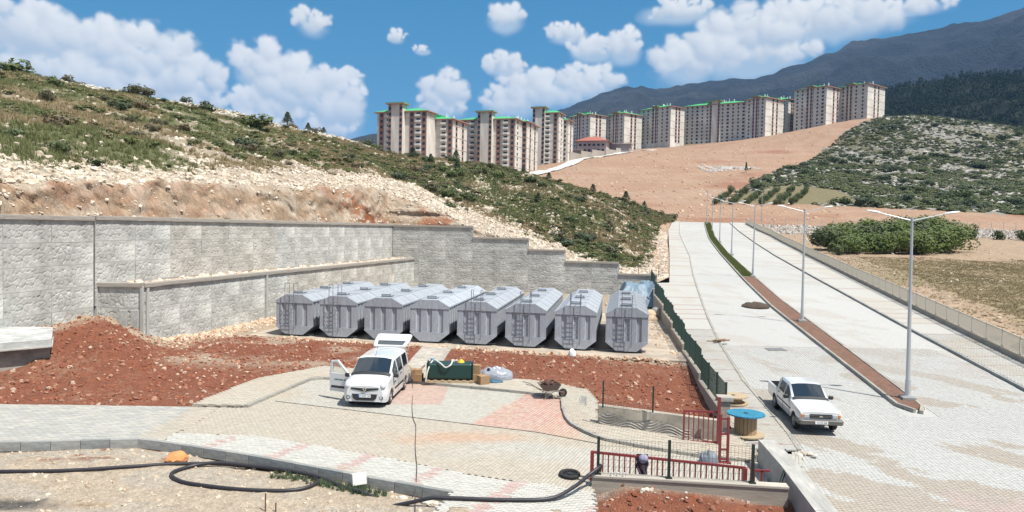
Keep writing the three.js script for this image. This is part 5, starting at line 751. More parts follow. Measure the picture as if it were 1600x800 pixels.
rock('orange_rock', 'orange rock sitting in the dirt behind the black hose', -10.33, 22.75, -.2, .34, std([.52, .24, .09], .9), .4, 1.0);
{ const g = rbx(.42, .34, .2, .02); g.rotateX(-.25); const m = tag(mesh('white_block', g, std([.58, .58, .55], .8)), 'white square block leaning against the grey kerb', 'block'); m.position.copy(P(-4.3, 21.0, -.02)); m.rotation.y = .5; }
[[-2.9, 20.35, .16], [-2.55, 20.2, .11], [-2.2, 20.12, .2], [-1.95, 20.05, .1], [-3.2, 20.45, .1]].forEach(([x, d, s], i) => rock('pale_stone', ['pale stone against the kerb, left of the thin cable', 'small pale stone beside the thin cable end', 'largest pale stone near the kerb end', 'small pale stone at the very end of the kerb', 'small pale stone left in the row by the kerb'][i], x, d - .25, -.26, s, stoneMat[i % 3], i, .8).userData.group = 'stones by the kerb end');
for (const [x, h, l] of [[-6.32, .45, 'taller rusty rebar stub sticking out of the dirt'], [-6.05, .2, 'shorter rusty rebar stub sticking out of the dirt']]) tag(mesh('rebar_stub', rod(P(x, 19.0, -.4), P(x, 19.0, -.2 + h), .018, 6), std([.13, .05, .03], .9)), l, 'rebar');
// left slab with small upright blocks
{ const t = thing('concrete_platform', 'pale concrete platform slab jutting in from the left edge', 'platform'); const o = [[-33, 31.6], [-22.9, 32.4], [-21.3, 34.0], [-23.6, 37.8], [-33, 37.4]]; mesh('slab', polyPlate(o, 1.74, .3), concrete([.52, .53, .51], .3), t); mesh('footing', polyPlate(o.map(([x, d], i) => [x - .2, d + .18]), 1.44, 2.2), concrete([.40, .36, .31], .3), t); mesh('drip_edge', polyPlate(o.map(([x, d]) => [x + .12, d - .12]), 1.445, .06), concrete([.5, .48, .44], .3), t); }
for (const [x, d, l] of [[-22.35, 42.3, 'left of two small upright concrete blocks on the mound by wall'], [-21.75, 42.4, 'right of two small upright concrete blocks on the mound by wall']]) { const m = tag(mesh('upright_block', rbx(.42, 1.0, .2, .02, 0, .5, 0), concrete([.48, .49, .47])), l, 'block'); m.position.copy(P(x, d, 1.15)); }
// blue tarp, bags and a pipe end behind the last container
{ const g = sheet(60, 44, (u, v) => { const x = (u - .5) * 4.6, d = (v - .5) * 9, e = Math.max(Math.abs(u - .5), Math.abs(v - .5)) * 2, f = 1 - Math.abs(2 * fbm(x * .55 + 3, d * .45, 4, 201) - 1), k = 1 - Math.abs(2 * fbm(x * 1.5, d * 1.2, 3, 203) - 1); return [x + (fbm(x, d, 3, 9) - .5) * .8, d, (1.05 + f * .8 + k * .35) * smooth(1.05, .55, e) + .02]; }); const m = tag(mesh('blue_tarp', g, std([.15, .215, .27], .5)), 'crumpled blue grey tarpaulin heap behind the rightmost container', 'tarpaulin'); m.position.copy(P(13.0, 74.5, 0)); m.rotation.y = -.15; }
heap('cement_bag', 'upper pale sack beside the boundary wall near blue tarp', 'sack', 11.55, 60.9, .32, .55, .42, .4, std([.48, .36, .24], .9), 41); heap('cement_bag', 'lower pale sack beside the boundary wall near blue tarp', 'sack', 11.5, 60.2, .0, .62, .42, .45, std([.44, .33, .23], .9), 43);
{ const g = new THREE.CylinderGeometry(.42, .42, 1.2, 24, 1, true), i = new THREE.CylinderGeometry(.34, .34, 1.2, 24, 1, true), r = new THREE.RingGeometry(.34, .42, 24); g.rotateX(Math.PI / 2); i.rotateX(Math.PI / 2); r.translate(0, 0, .6); const m = tag(mesh('pipe_section', [g, i, r], std([.42, .40, .38], .8)), 'short wide concrete pipe section by the boundary wall', 'pipe'); m.position.copy(P(12.45, 62.2, .42)); m.rotation.y = .2; }
heap('dirt_pile', 'small dark pile of dirt on the road beside the median kerb', 'dirt pile', 21.3, 64.0, rd(64), 1.1, .42, 1.2, std([.115, .085, .06], 1, { bumpMap: rep(gBump, 4), bumpScale: .05 }), 51, { f: 3.5 });
{ const t = thing('debris', 'broken planks and rubble on the road pavement edge', 'debris', 13.45, 47.2, rd(47.2) + .15, .2), R = rng(4); for (let i = 0; i < 5; i++) { const m = mesh('plank', bx(.6 + R() * .6, .05, .14), [woodPale, wood, std([.22, .12, .1], .9)][i % 3], t); m.position.set((R() - .5) * .7, .06 + i * .035, (R() - .5) * .6); m.rotation.y = R() * .8 - .4; } }
{ const t = thing('broken_kerb', 'dark broken end of the pavement kerb below the pickup', 'rubble', 10.85, 26.6, rd(26.6) + .03, .3), R = rng(6); for (let i = 0; i < 5; i++) { const m = mesh('chunk', rocksG[i % 4], stoneMat[i % 3], t); m.scale.setScalar(.1 + R() * .1); m.position.set((R() - .5) * .6, .06, (R() - .5) * .4); } }
{ const m = heap("white_sack", 'small white sack on the slab edge before the seventh container', 'sack', 3.6, 42.4, .0, .22, .4, .2, std([.6, .6, .6], .8), 61); }
// ------------------------------------------------------------------ apartment blocks on the crest
const wallWhite = std([.68, .645, .58], .9, { map: rep(gFine, .05, .05, true) }), wallBrown = std([.26, .155, .125], .9), roofGreen = std([.04, .33, .12], .7), eaveBrown = std([.30, .17, .13], .9), winMat = std([.025, .032, .042], .25), lineMat = std([.10, .09, .085], .9), balcWhite = std([.62, .61, .58], .9), tankWhite = std([.6, .62, .64], .6);
const winGeo = bx(1.35, 1.5, .16), winBig = bx(1.9, 1.6, .16), balcGeo = merge([bx(3.0, .95, .1, 0, -.45, 1.1), bx(.1, .95, 1.1, -1.45, -.45, .55), bx(.1, .95, 1.1, 1.45, -.45, .55), bx(3.0, .14, 1.15, 0, -.95, .55)]), balcDoor = bx(2.2, 2.0, .12);
const FLOOR = 3.05;
// faces: 'f' along the long side, 's' along the short side; columns [position 0..1, kind]
function block(parent, ox, oz, w, l, floors, base, front, side, o = {}) {
  const h = floors * FLOOR, grp = parent; // local: front face at z = oz + l/2 .. ; near corner is +x, +z
  mesh('wall', bx(w, h + base, l, ox, (h - base) / 2, oz), wallWhite, grp);
  const put = (kind, k, alongX) => {
    const fw = alongX ? w : l, u = (k - .5) * fw;
    if (kind === 'b' || kind === 'p' || kind === 'g') { const g = bx(kind === 'p' ? 2.2 : 2.7, h - (kind === 'g' ? FLOOR : 0), .08); const m = mesh('panel_strip', g, kind === 'g' ? std([.05, .05, .065], .4) : wallBrown, grp); place(m, u, h / 2 - (kind === 'g' ? FLOOR / 2 : 0), alongX, .05); }
    for (let f = 0; f < floors; f++) { const y = f * FLOOR + 1.75; if (kind === 'balcony') { const d = mesh('balcony_door', balcDoor, winMat, grp); place(d, u, y, alongX, .06); const b = mesh('balcony', balcGeo, balcWhite, grp); place(b, u, y - .1, alongX, 0); } else { const m = mesh('window', kind === 'w2' || kind === 'p' ? winBig : winGeo, winMat, grp); place(m, u, y, alongX, .08); } }
  };
  function place(m, u, y, alongX, out) { if (alongX) m.position.set(ox + u, y, oz + l / 2 + out); else { m.position.set(ox + w / 2 + out, y, oz - u); m.rotation.y = Math.PI / 2; } }
  for (const [k, kind] of front) put(kind, k, true); for (const [k, kind] of side) put(kind, k, false);
  for (let f = (o.bandStart ?? 1); f < floors; f += o.bandStep ?? 3) mesh('floor_band', [bx(.06, .16, l, ox + w / 2 + .04, f * FLOOR, oz), bx(w, .1, .06, ox, f * FLOOR, oz + l / 2 + .02)], lineMat, grp);
  const r = mesh('roof', [bx(w + 2.6, .5, l + 2.6, ox, h + .25, oz)], eaveBrown, grp);
  const hip = new THREE.CylinderGeometry(.55, 1, 1.6, 4, 1); hip.rotateY(Math.PI / 4); hip.scale((w + 2.4) / 1.414, 1, (l + 2.4) / 1.414); hip.translate(ox, h + .5 + .8, oz); mesh('roof_slope', hip, roofGreen, r);
  if (!o.plain) { const R = rng(Math.round(w * 10 + l)); for (let i = 0; i < 4; i++) mesh('roof_tank', cyl(.5, .5, 1.5 + R(), ox + (R() - .3) * w * .6, h + 1.9, oz + (R() - .3) * l * .5, 8), tankWhite, r); mesh('roof_box', bx(w * .25, 2.6, l * .3, ox - w * .05, h + 2.6, oz), roofGreen, r); mesh('roof_mast', [cyl(.35, .1, 3.5, ox + w * .2, h + 1.6, oz + l * .1, 6)], tankWhite, r); }
}
function core(parent, x, z, w, l, h, base) { mesh('stair_tower', bx(w, h + base, l, x, (h - base) / 2, z), wallWhite, parent); const r = mesh('tower_roof', bx(w + 2.4, .45, l + 2.4, x, h + .22, z), eaveBrown, parent); mesh('tower_roof_top', bx(w + 2.2, .4, l + 2.2, x, h + .62, z), roofGreen, r); for (let f = 0; f < Math.floor(h / FLOOR); f++) for (const s of [-1, 1]) { const m = mesh('window', winGeo, winMat, parent); m.position.set(x + s * (w / 2 - 1.0), f * FLOOR + 1.75, z + l / 2 + .08); } for (const s of [-1, 1]) mesh('panel_strip', bx(1.6, h - .4, .06, x + s * (w / 2 - 1.0), h / 2, z + l / 2 + .04), wallBrown, parent); }
function apartment(label, nx, nd, y, yaw) { return thing('apartment_block', label, 'building', nx, nd, y, yaw, 'apartment blocks on the crest'); }
const frontA = [[.09, 'b'], [.24, 'balcony'], [.37, 'b'], [.70, 'b'], [.83, 'balcony'], [.945, 'b']];
{ // three nearer brown and white blocks; origin at the near corner
  let t = apartment('brown and white apartment block with stair tower, leftmost of all', -46, 388, 40.2, -.34);
  block(t, -14.75, -5.2, 29.5, 10.4, 9, 12, frontA, [], { plain: true, bandStart: 8, bandStep: 9 }); core(t, -17, .5, 8.5, 5, 9 * FLOOR + 4, 12); block(t, -2, -20, 24.5, 19, 8, 12, [[.78, 'balcony'], [.93, 'b']], [[.25, 'p'], [.7, 'p']], { bandStep: 2 });
  t = apartment('brown and white apartment block with stair tower, second from left', .6, 425, 39.5, -.34);
  block(t, -17.6, -6, 35.2, 12, 10, 12, frontA, [[.3, 'w']], { plain: true, bandStep: 2 }); core(t, -18, .5, 9, 5, 10 * FLOOR + 4.2, 12); block(t, -9, -18, 24, 12, 10, 12, [[.93, 'p']], [[.5, 'p']], { bandStep: 2 }); block(t, -9, -30, 22, 12, 10, 12, [[.9, 'p']], [[.5, 'p']], { bandStep: 2 });
  t = apartment('brown and white apartment block with stair tower, third from left', 29.3, 490, 50.6, -.34);
  block(t, -7, -6, 14, 12, 11, 8, [[.16, 'b'], [.45, 'balcony'], [.83, 'b']], [[.5, 'w']], { plain: true, bandStep: 2 }); core(t, -13.5, -1, 8.5, 6, 11 * FLOOR + 3.6, 8); block(t, -8, -19, 22, 13, 10, 8, [[.9, 'w']], [[.5, 'p']], { bandStep: 2 });
}
const leftCols = n => Array.from({ length: n }, (_, i) => [(i + .7) / (n + .4), i % 3 === 2 ? 'w2' : 'w']);
// [label, near corner x, d, base, floors, long side, short side, columns]
for (const [label, x, d, y, fl, w, l, cols] of [
  ['white apartment block behind the red-roofed house, left one', 65.3, 640, 70.5, 12, 28, 19, 5],
  ['white apartment block behind the red-roofed house, right one', 94.7, 640, 78, 10, 21, 22, 4],
  ['pale apartment block left of the widest block on the crest', 133.6, 635, 84, 10, 35, 18, 6],
  ['widest apartment block with grey window front in mid crest', 197, 628, 84.5, 11, 56, 8, 12],
  ['pale apartment block just right of the widest block', 207, 612, 86, 11, 19, 26, 4],
  ['pale apartment block partly hidden, left of last two blocks', 236, 640, 96, 9, 26, 12, 4],
  ['tall pale apartment block second from the right end', 253.5, 604, 94.5, 11, 29, 27.5, 6],
  ['tall pale apartment block at far right end of the crest', 285, 600, 99.5, 10, 30, 28.5, 5]]) {
  const wide = w > 50, t = apartment(label, x, d, y, wide ? -.6 : -.92);
  block(t, -w / 2, -l / 2, w, l, fl, 14, leftCols(cols).filter(c => !wide || Math.abs(c[0] - .5) > .07), l < 10 ? [] : [[.4, 'p'], [.62, 'p']], { bandStart: 2, bandStep: 2 });
  core(t, -w * .5, -1.2, wide ? 9 : 5, 4, fl * FLOOR + (wide ? 3 : 1.5), 14);
}
{ // red-roofed house and sheds
  const t = thing('house', 'small pinkish house with red hipped roof below the white blocks', 'house', 59, 552, 64.5, -.3), pk = std([.42, .33, .32], .9), rr = std([.30, .10, .07], .9); mesh('wall', bx(22, 10.4, 13, 0, 3.2, 0), pk, t); const hip = new THREE.CylinderGeometry(.3, 1, 3.6, 4, 1); hip.rotateY(Math.PI / 4); hip.scale(26 / 1.414, 1, 17 / 1.414); hip.translate(0, 10.2, 0); mesh('roof', hip, rr, t); mesh('eave', bx(25.6, .4, 16.6, 0, 8.45, 0), eaveBrown, t); for (let i = 0; i < 6; i++) { const m = mesh('window', winBig, winMat, t); m.position.set(-8.5 + i * 3.4, 5.6, 6.55); const n = mesh('window', winBig, winMat, t); n.position.set(-8.5 + i * 3.4, 1.6, 6.55); } for (let i = 0; i < 3; i++) { const m = mesh('window', winBig, std([.6, .6, .6], .5), t); m.position.set(11.05, 2.6, -4 + i * 4); m.rotation.y = Math.PI / 2; }
  const s = thing('shed', 'long low flat-roofed shed right of the red-roofed house', 'shed', 80, 560, 67.8, -.3); mesh('wall', bx(16, 6, 9, 0, 1.5, 0), std([.28, .24, .23], .9), s); mesh('roof', bx(19, .5, 11, 0, 4.7, 0), std([.38, .30, .27], .9), s);
  const s2 = thing('shed', 'low flat-roofed shed left of the red-roofed house', 'shed', 45, 552, 61.5, -.3); mesh('wall', bx(12, 6, 9, 0, 1.6, 0), std([.30, .26, .24], .9), s2); mesh('roof', bx(15, .5, 11, 0, 4.8, 0), std([.40, .33, .30], .9), s2);
  const w = thing('stepped_wall', 'stepped beige boundary wall along the far access road', 'wall'); const c = [[38, 505, 56.5], [47, 520, 59], [56, 532, 61.6], [66, 543, 63.6], [76, 552, 65.4], [88, 562, 67.4]]; for (let i = 0; i < 5; i++) { const a = P(c[i][0], c[i][1], 0), b = P(c[i + 1][0], c[i + 1][1], 0), g = bx(.6, 8, a.distanceTo(b)); g.applyMatrix4(new THREE.Matrix4().lookAt(b, a, new THREE.Vector3(0, 1, 0))); g.translate((a.x + b.x) / 2, (c[i][2] + c[i + 1][2]) / 2 - 1.3, (a.z + b.z) / 2); mesh('wall_section', g, concrete([.46, .41, .35], .05), w); }
  const cb = thing('site_cabin', 'small white site cabin at the foot of the second block', 'cabin', -9.5, 405, 37.5, -.4); mesh('cabin_body', bx(6.2, 5, 3, 0, 1.2, 0), std([.6, .6, .6], .8), cb); mesh('door', bx(.9, 2, .06, -1.2, 2.4, 1.53), lineMat, cb); mesh('window', bx(1.2, .9, .06, 1.2, 2.7, 1.53), winMat, cb);
}
{ // white stones laid out as lettering on the bare slope
  const S = [[[38, 22], [40, 31]], [[40, 22], [46, 30]], [[38, 26.5], [43, 26]], [[47, 22], [53, 24]], [[50, 20], [58, 29]], [[48, 26], [54, 30]], [[52, 29.5], [60, 30]], [[56, 23], [61, 28]], [[63, 23], [64.5, 29]], [[68, 25], [70, 30]], [[64, 26], [68, 27]], [[69, 23], [71, 30]], [[71.5, 24], [75, 30]], [[75, 23], [75.5, 28]], [[77, 24], [79, 28], [81, 25]], [[81, 30], [83, 30]], [[86, 24], [89, 29]], [[91, 24], [94, 29]], [[95, 26], [97, 29], [100, 29], [99, 26]], [[101, 26], [104, 28], [106, 26]], [[108, 23], [114, 23]], [[109, 25], [114, 27]], [[109, 29], [114, 29]]];
  const t = thing('stone_lettering', 'white stone lettering laid out on the bare orange slope', 'lettering'), m = std([.78, .74, .68], .9);
  for (const st of S) { const gs = []; for (let k = 0; k < st.length - 1; k++) { const [a, b] = [st[k], st[k + 1]], q = v => { const x = 102.2 + (v[0] - 38) * .348, d = 400 + (25.5 - v[1]) * 3.6; return P(x, d, landY(x, d) + .25); }; const A = q(a), B = q(b), n = Math.ceil(A.distanceTo(B) / 1.4); for (let i = 0; i <= n; i++) { const p = A.clone().lerp(B, i / n); p.y = landY(p.x, -p.z) + .2; gs.push(bx(.5, .5, 1.0, p.x, p.y, p.z)); } } mesh('stone_row', gs, m, t); }
}
// ------------------------------------------------------------------ leaf clumps, shrubs, trees, grass, rubble
function leafCloud(seed, n, size, lobes, flat = .8) { // small leaf faces through a lobed volume about 1 in radius
  const R = rng(seed), L = []; for (let i = 0; i < lobes; i++) { const a = R() * 6.28, r = i ? .28 + R() * .42 : 0; L.push([Math.cos(a) * r, .35 + R() * .55 * flat, Math.sin(a) * r, .34 + R() * .3]); }
  const pos = new Float32Array(n * 9), nor = new Float32Array(n * 9), v = new THREE.Vector3(), t = new THREE.Vector3(), b = new THREE.Vector3();
  for (let i = 0; i < n; i++) {
    const [lx, ly, lz, lr] = L[Math.floor(R() * lobes)], u = 2 * R() - 1, a = R() * 6.283, q = Math.sqrt(1 - u * u), rr = lr * (.45 + .6 * Math.cbrt(R())); v.set(q * Math.cos(a), u, q * Math.sin(a));
    const c = new THREE.Vector3(lx + v.x * rr, Math.max(.02, ly + v.y * rr * flat), lz + v.z * rr); v.x += (R() - .5) * 1.3; v.y += (R() - .3) * 1.1; v.z += (R() - .5) * 1.3; v.normalize(); t.set(R() - .5, R() - .5, R() - .5).cross(v).normalize(); b.crossVectors(v, t); const s = size * (.6 + R() * .8);
    const p = [[t, s, b, -s * .5], [t, -s, b, -s * .5], [t, 0, b, s]]; p.forEach(([T, a1, B, b1], k) => { pos[i * 9 + k * 3] = c.x + T.x * a1 + B.x * b1; pos[i * 9 + k * 3 + 1] = Math.max(.0, c.y + T.y * a1 + B.y * b1); pos[i * 9 + k * 3 + 2] = c.z + T.z * a1 + B.z * b1; nor[i * 9 + k * 3] = v.x; nor[i * 9 + k * 3 + 1] = v.y; nor[i * 9 + k * 3 + 2] = v.z; });
  }
  const g = new THREE.BufferGeometry(); g.setAttribute('position', new THREE.BufferAttribute(pos, 3)); g.computeVertexNormals(); return g;
}
const leafMat = c => new THREE.MeshPhysicalMaterial({ color: col(...c), roughness: 1, transmission: .3, thickness: 0, side: THREE.DoubleSide });
const leaf = { dark: leafMat([.046, .070, .028]), mid: leafMat([.074, .10, .028]), bright: leafMat([.10, .132, .034]), olive: leafMat([.095, .09, .042]), dry: leafMat([.16, .12, .062]), willow: leafMat([.10, .14, .022]) }, bark = std([.10, .075, .055], .95);
const shrubG = [1, 2, 3, 4, 5, 6].map(s => leafCloud(s * 11, 420, .105, 4 + s % 4, .75)), treeG = [1, 2, 3, 4].map(s => leafCloud(s * 23 + 5, 900, .085, 7, 1.1)), clumpG = [1, 2, 3, 4].map(s => leafCloud(s * 41 + 3, 2600, .06, 16, 1.05));
const pineG = [1, 2].map(s => { const R = rng(s * 91), n = 900, pos = []; for (let i = 0; i < n; i++) { const h = Math.pow(R(), .8), rad = (1 - h) * .42 * (.55 + .45 * Math.abs(Math.sin(h * 19 + s))) + .05, a = R() * 6.283, r = rad * Math.sqrt(.25 + .75 * R()), c = new THREE.Vector3(Math.cos(a) * r, .12 + h * .9, Math.sin(a) * r), q = .05 * (.6 + R()); for (let k = 0; k < 3; k++) pos.push(c.x + (R() - .5) * 2 * q, c.y + (R() - .5) * 2 * q, c.z + (R() - .5) * 2 * q); } const g = new THREE.BufferGeometry(); g.setAttribute('position', new THREE.Float32BufferAttribute(pos, 3)); g.computeVertexNormals(); return g; });
const PR = rng(4242);
function shrub(name, label, group, x, d, y, r, h, mat, gi) { const m = mesh(name, shrubG[gi % 6], mat); m.position.copy(P(x, d, y - .06 * r)); m.scale.set(r, h, r * (.85 + PR() * .3)); m.rotation.y = PR() * 6.28; return tag(m, label, 'shrub', group); }
const stemG = cyl(.035, .02, .5, 0, 0, 0, 7);
function tree(name, label, group, x, d, y, r, h, mat, gi, geos = treeG) { const t = thing(name, label, 'tree', x, d, y - .1, PR() * 6.28, group); const tr = mesh('trunk', stemG, bark, t); tr.scale.set(r * 1.6, h * 1.2, r * 1.6); const c = mesh('crown', geos[gi % geos.length], mat, t); c.scale.set(r, h * .72, r); c.position.y = h * .1; return t; }

// hillside shrubs: those that stand out one by one
{
  const kinds = [['dark', 'dark green shrub scattered on the grassy left hillside'], ['mid', 'mid green shrub scattered on the grassy left hillside'], ['bright', 'bright green bush scattered on the grassy left hillside'], ['olive', 'dull olive shrub scattered on the grassy left hillside'], ['dry', 'dry brown bush scattered on the grassy left hillside']];
  let n = 0; while (n < 230) { const s = PR(), t = .05 + Math.pow(PR(), 1.1) * .97, h = hillPoint(s, t); if (h[3] < h[5] * 1.05 + 2) continue; const g = fbm(h[0] * .07, h[1] * .07, 3, 301); if (PR() > smooth(.3, .6, g) * .9 + (s > .45 ? .08 : 0)) continue; const k = s > .5 ? [0, 1, 1, 2, 3][Math.floor(PR() * 5)] : [1, 3, 3, 4, 2, 0][Math.floor(PR() * 6)], r = .6 + PR() * PR() * 1.7; shrub('hill_shrub', `${kinds[k][1].split(' scattered')[0]} ${t > .8 ? 'near the skyline' : t > .45 ? 'halfway up' : 'low down'} on the left hillside, ${s < .14 ? 'at the left picture edge' : s < .24 ? 'left of the skyline pine' : s < .34 ? 'near the skyline pine' : s < .44 ? 'above the corner of the walls' : s < .6 ? 'above the stepped wall' : s < .8 ? 'above the blue tarp' : 'on the nose by the road'}`, 'shrubs on the left hillside', h[0], h[1], h[2], r, r * (.7 + PR() * .5), leaf[kinds[k][0]], n); n++; }
  // the ones one would name: [s, t, size, height, kind, label]
  const named = [[.098, .99, 3.6, 2.4, 'bright', 'broad bright green bush on the skyline at far left'], [.13, 1.0, 1.7, 1.7, 'olive', 'small bush on the skyline right of the broad bush'], [.207, 1.0, 1.4, 1.5, 'dark', 'small dark bush on the skyline of stony ridge'], [.124, .12, 1.1, .9, 'mid', 'green bush at the foot of left grass slope'], [.176, .9, 3.2, 2.2, 'olive', 'large olive bush in mid slope below the skyline'], [.22, .93, 2.6, 2.0, 'dark', 'dark bush just under the ridge in mid hillside'], [.25, .72, 4.2, 2.4, 'bright', 'large yellow green bush below the skyline pine']];
  for (const [s, t, r, h, k, l] of named) { const p = hillPoint(s, t); shrub('bush', l, 'bushes on the left hillside', p[0], p[1], p[2], r, h, leaf[k], Math.round(s * 100)); }
  const pines = [[.28, 1.0, 5.6, 'tallest dark pine on the left skyline'], [.297, .99, 3.6, 'second dark pine on the skyline, right of tallest'], [.318, 1.0, 2.8, 'small pine on the skyline before the apartment blocks'], [.52, .98, 4.6, 'dark pine on the slope below the site cabin'], [.545, .9, 4.0, 'pine below the second apartment block'], [.575, .75, 4.6, 'dark pine in the middle of right hillside'], [.606, 1.0, 4.4, 'sparse pine at the foot of the access road'], [.70, .62, 3.4, 'young pine on the lower right hillside'], [.86, .97, 4.0, 'round pine near the end of left hillside'], [.905, .9, 5.4, 'tall dark pine at the nose of left hillside'], [.947, 1.0, 3.4, 'thin pine at the tip of the left hillside'], [.75, .98, 3.0, 'small pine on right hillside edge before bare slope'], [.80, .98, 3.4, 'dark pine on hillside edge beside bare orange slope']];
  for (const [s, t, h, l] of pines) { const p = hillPoint(s, t); tree('pine_tree', l, 'pines on the left hillside', p[0], p[1], p[2], h * .62, h * .68, leaf.dark, Math.round(s * 100), pineG); }
  { const p = hillPoint(.487, .13); const t = thing('bare_sapling', 'thin bare sapling standing on the rubble above the wall', 'tree', p[0], p[1], p[2]); mesh('trunk', rod(new THREE.Vector3(0, -.2, 0), new THREE.Vector3(.1, 3.6, 0), .05, 7, .02), bark, t); mesh('branch', [rod(new THREE.Vector3(.06, 2.2, 0), new THREE.Vector3(.5, 3, .1), .02, 5), rod(new THREE.Vector3(.07, 2.6, 0), new THREE.Vector3(-.35, 3.3, 0), .02, 5), rod(new THREE.Vector3(.03, 1.6, 0), new THREE.Vector3(-.3, 2.2, .2), .02, 5)], bark, t); }
}
// uncountable cover on the hillside: grass tufts, low scrub, rubble
function scatter(name, geo, mat, n, put, seed) { const list = [], R = rng(seed); let guard = 0; while (list.length < n && guard++ < n * 30) { const p = put(R); if (p) list.push(p); } const m = new THREE.InstancedMesh(geo, mat, list.length), M = new THREE.Matrix4(), q = new THREE.Quaternion(), e = new THREE.Euler(), C = new THREE.Color(); list.forEach(([x, d, y, sx, sy, c, tilt = .3], i) => { e.set((R() - .5) * tilt, R() * 6.283, (R() - .5) * tilt); q.setFromEuler(e); M.compose(P(x, d, y), q, new THREE.Vector3(sx, sy, sx)); m.setMatrixAt(i, M); m.setColorAt(i, C.setRGB(...c)); }); m.name = numbered(name); m.userData.kind = 'stuff'; m.castShadow = m.receiveShadow = true; scene.add(m); return m; }
const tuftG = (() => { const R = rng(12), pos = []; for (let i = 0; i < 26; i++) { const a = R() * 6.283, r = R() * .45, x = Math.cos(a) * r, z = Math.sin(a) * r, h = .5 + R() * .6, w = .035 + R() * .03, b = R() * 6.283, dx = Math.cos(b) * w, dz = Math.sin(b) * w, lx = (R() - .5) * .5 + x * .5, lz = (R() - .5) * .5 + z * .5; pos.push(x - dx, 0, z - dz, x + dx, 0, z + dz, x + lx, h, z + lz); } const g = new THREE.BufferGeometry(); g.setAttribute('position', new THREE.Float32BufferAttribute(pos, 3)); g.computeVertexNormals(); return g; })();
const lowG = leafCloud(77, 90, .2, 3, .6), stoneG = (() => { const g = new THREE.IcosahedronGeometry(1, 1), p = g.attributes.position; for (let i = 0; i < p.count; i++) { const k = .7 + .55 * hash3(Math.round(p.getX(i) * 50), Math.round(p.getY(i) * 50), Math.round(p.getZ(i) * 50)); p.setXYZ(i, p.getX(i) * k, p.getY(i) * k * .7, p.getZ(i) * k); } g.computeVertexNormals(); return g; })();
const tint = std([1, 1, 1], .95, { side: THREE.DoubleSide });
scatter('dry_grass', tuftG, tint, 42000, R => { const s = R(), t = Math.pow(R(), 1.2) * 1.04, h = hillPoint(s, t); if (h[3] < h[5] * (.7 + R() * .6)) return null; const f = fbm(h[0] * .09, h[1] * .09, 4, 99), k = .35 + R() * .4; if (fbm(h[0] * .3, h[1] * .3, 4, 103) > .62) return null; return [h[0], h[1], h[2] - .05, k, k * .85, mix3(mix3([.22, .17, .085], [.32, .255, .145], R()), [.12, .145, .05], smooth(.42, .6, f) * .85)]; }, 501);
scatter('low_scrub', lowG, tint, 5200, R => { const s = R(), t = Math.pow(R(), 1.15) * 1.03, h = hillPoint(s, t); if (h[3] < h[5] * (.6 + R() * .7)) return null; if (R() > smooth(.36, .58, fbm(h[0] * .12, h[1] * .12, 4, 321)) + (s > .5 ? -.15 : 0)) return null; const k = .3 + R() * R() * .9; return [h[0], h[1], h[2] - .05, k, k * .7, mix3(mix3([.055, .075, .028], [.10, .115, .035], R()), [.16, .125, .065], R() < .35 ? .8 : 0)]; }, 503);
scatter('rubble', stoneG, tint, 60000, R => { const s = R() * .92, t = Math.pow(R(), s > .42 ? 1.2 : 2.0) * (s > .42 ? .95 : .75), h = hillPoint(s, t), band = h[3] < h[5] * (.9 + R() * .35); if (!band && R() > (s > .42 ? .3 : .12) + smooth(.56, .64, fbm(h[0] * .3, h[1] * .3, 4, 103)) * .6) return null; const onFace = h[3] < .5 + h[4] * .8; if (onFace && R() > .2) return null; const k = (.035 + Math.pow(R(), 5) * .3) * (onFace ? .6 : 1); return [h[0], h[1], h[2] - k * .2, k, k, mix3([.40, .325, .245], [.56, .50, .42], R()), 2]; }, 505);
scatter('ridge_stones', stoneG, tint, 1500, R => { const s = .12 + R() * .3, t = .95 + R() * .07, h = hillPoint(s, t), k = .12 + R() * .3; return [h[0], h[1], h[2] + .05, k, k, mix3([.40, .36, .30], [.52, .48, .42], R()), 2]; }, 507);
// stones in the red soil and the dirt
const redOK = (x, d) => !(x > -5.5 && x < -3.3 && d > 36) && !inPoly(PAVE, x, d) && !inPoly(BACKWALK, x, d) && !inPoly(SLAB, x, d);
scatter('soil_stones', stoneG, tint, 6500, R => { const x = -27 + R() * 37, d = 28.8 + Math.pow(R(), 1.0) * 19; if (!redOK(x, d) || x > xSL(d) - .3 || x < -25.4 + (d - 43) * .23) return null; const k = .01 + Math.pow(R(), 6) * .11; return [x, d, yardY(x, d) + k * .2, k, k, mix3(mix3([.22, .08, .045], [.36, .20, .13], R()), [.44, .33, .25], R() < .25 ? .9 : 0), 2]; }, 509);
scatter('soil_clods', stoneG, tint, 8000, R => { const x = -27 + R() * 37, d = 28.8 + R() * 19; if (!redOK(x, d) || x > xSL(d) - .3 || x < -25.4 + (d - 43) * .23) return null; const k = .015 + Math.pow(R(), 4) * .08; return [x, d, yardY(x, d), k, k, mix3([.17, .048, .022], [.26, .09, .045], R()), 2]; }, 511);
scatter('dirt_stones', stoneG, tint, 3600, R => { const x = -17 + R() * 16, d = 16 + R() * 8; if (d > interp(NEARKERB, x) - .1 || x > -1.7) return null; const k = .006 + Math.pow(R(), 7) * .075; return [x, d, yardY(x, d) - k * .1, k, k, mix3([.36, .28, .19], [.50, .43, .34], R()), 2]; }, 513);
scatter('front_stones', stoneG, tint, 1500, R => { const x = 2.4 + R() * 6, d = 16 + R() * 5; if (x > 7.9) return null; const k = .01 + Math.pow(R(), 5) * .09, near = d > 20.3; return [x, d, yardY(x, d) + k * .1, k, k, near && R() < .6 ? mix3([.40, .36, .30], [.55, .51, .45], R()) : mix3([.17, .05, .025], [.45, .32, .24], R() * R()), 2]; }, 515);
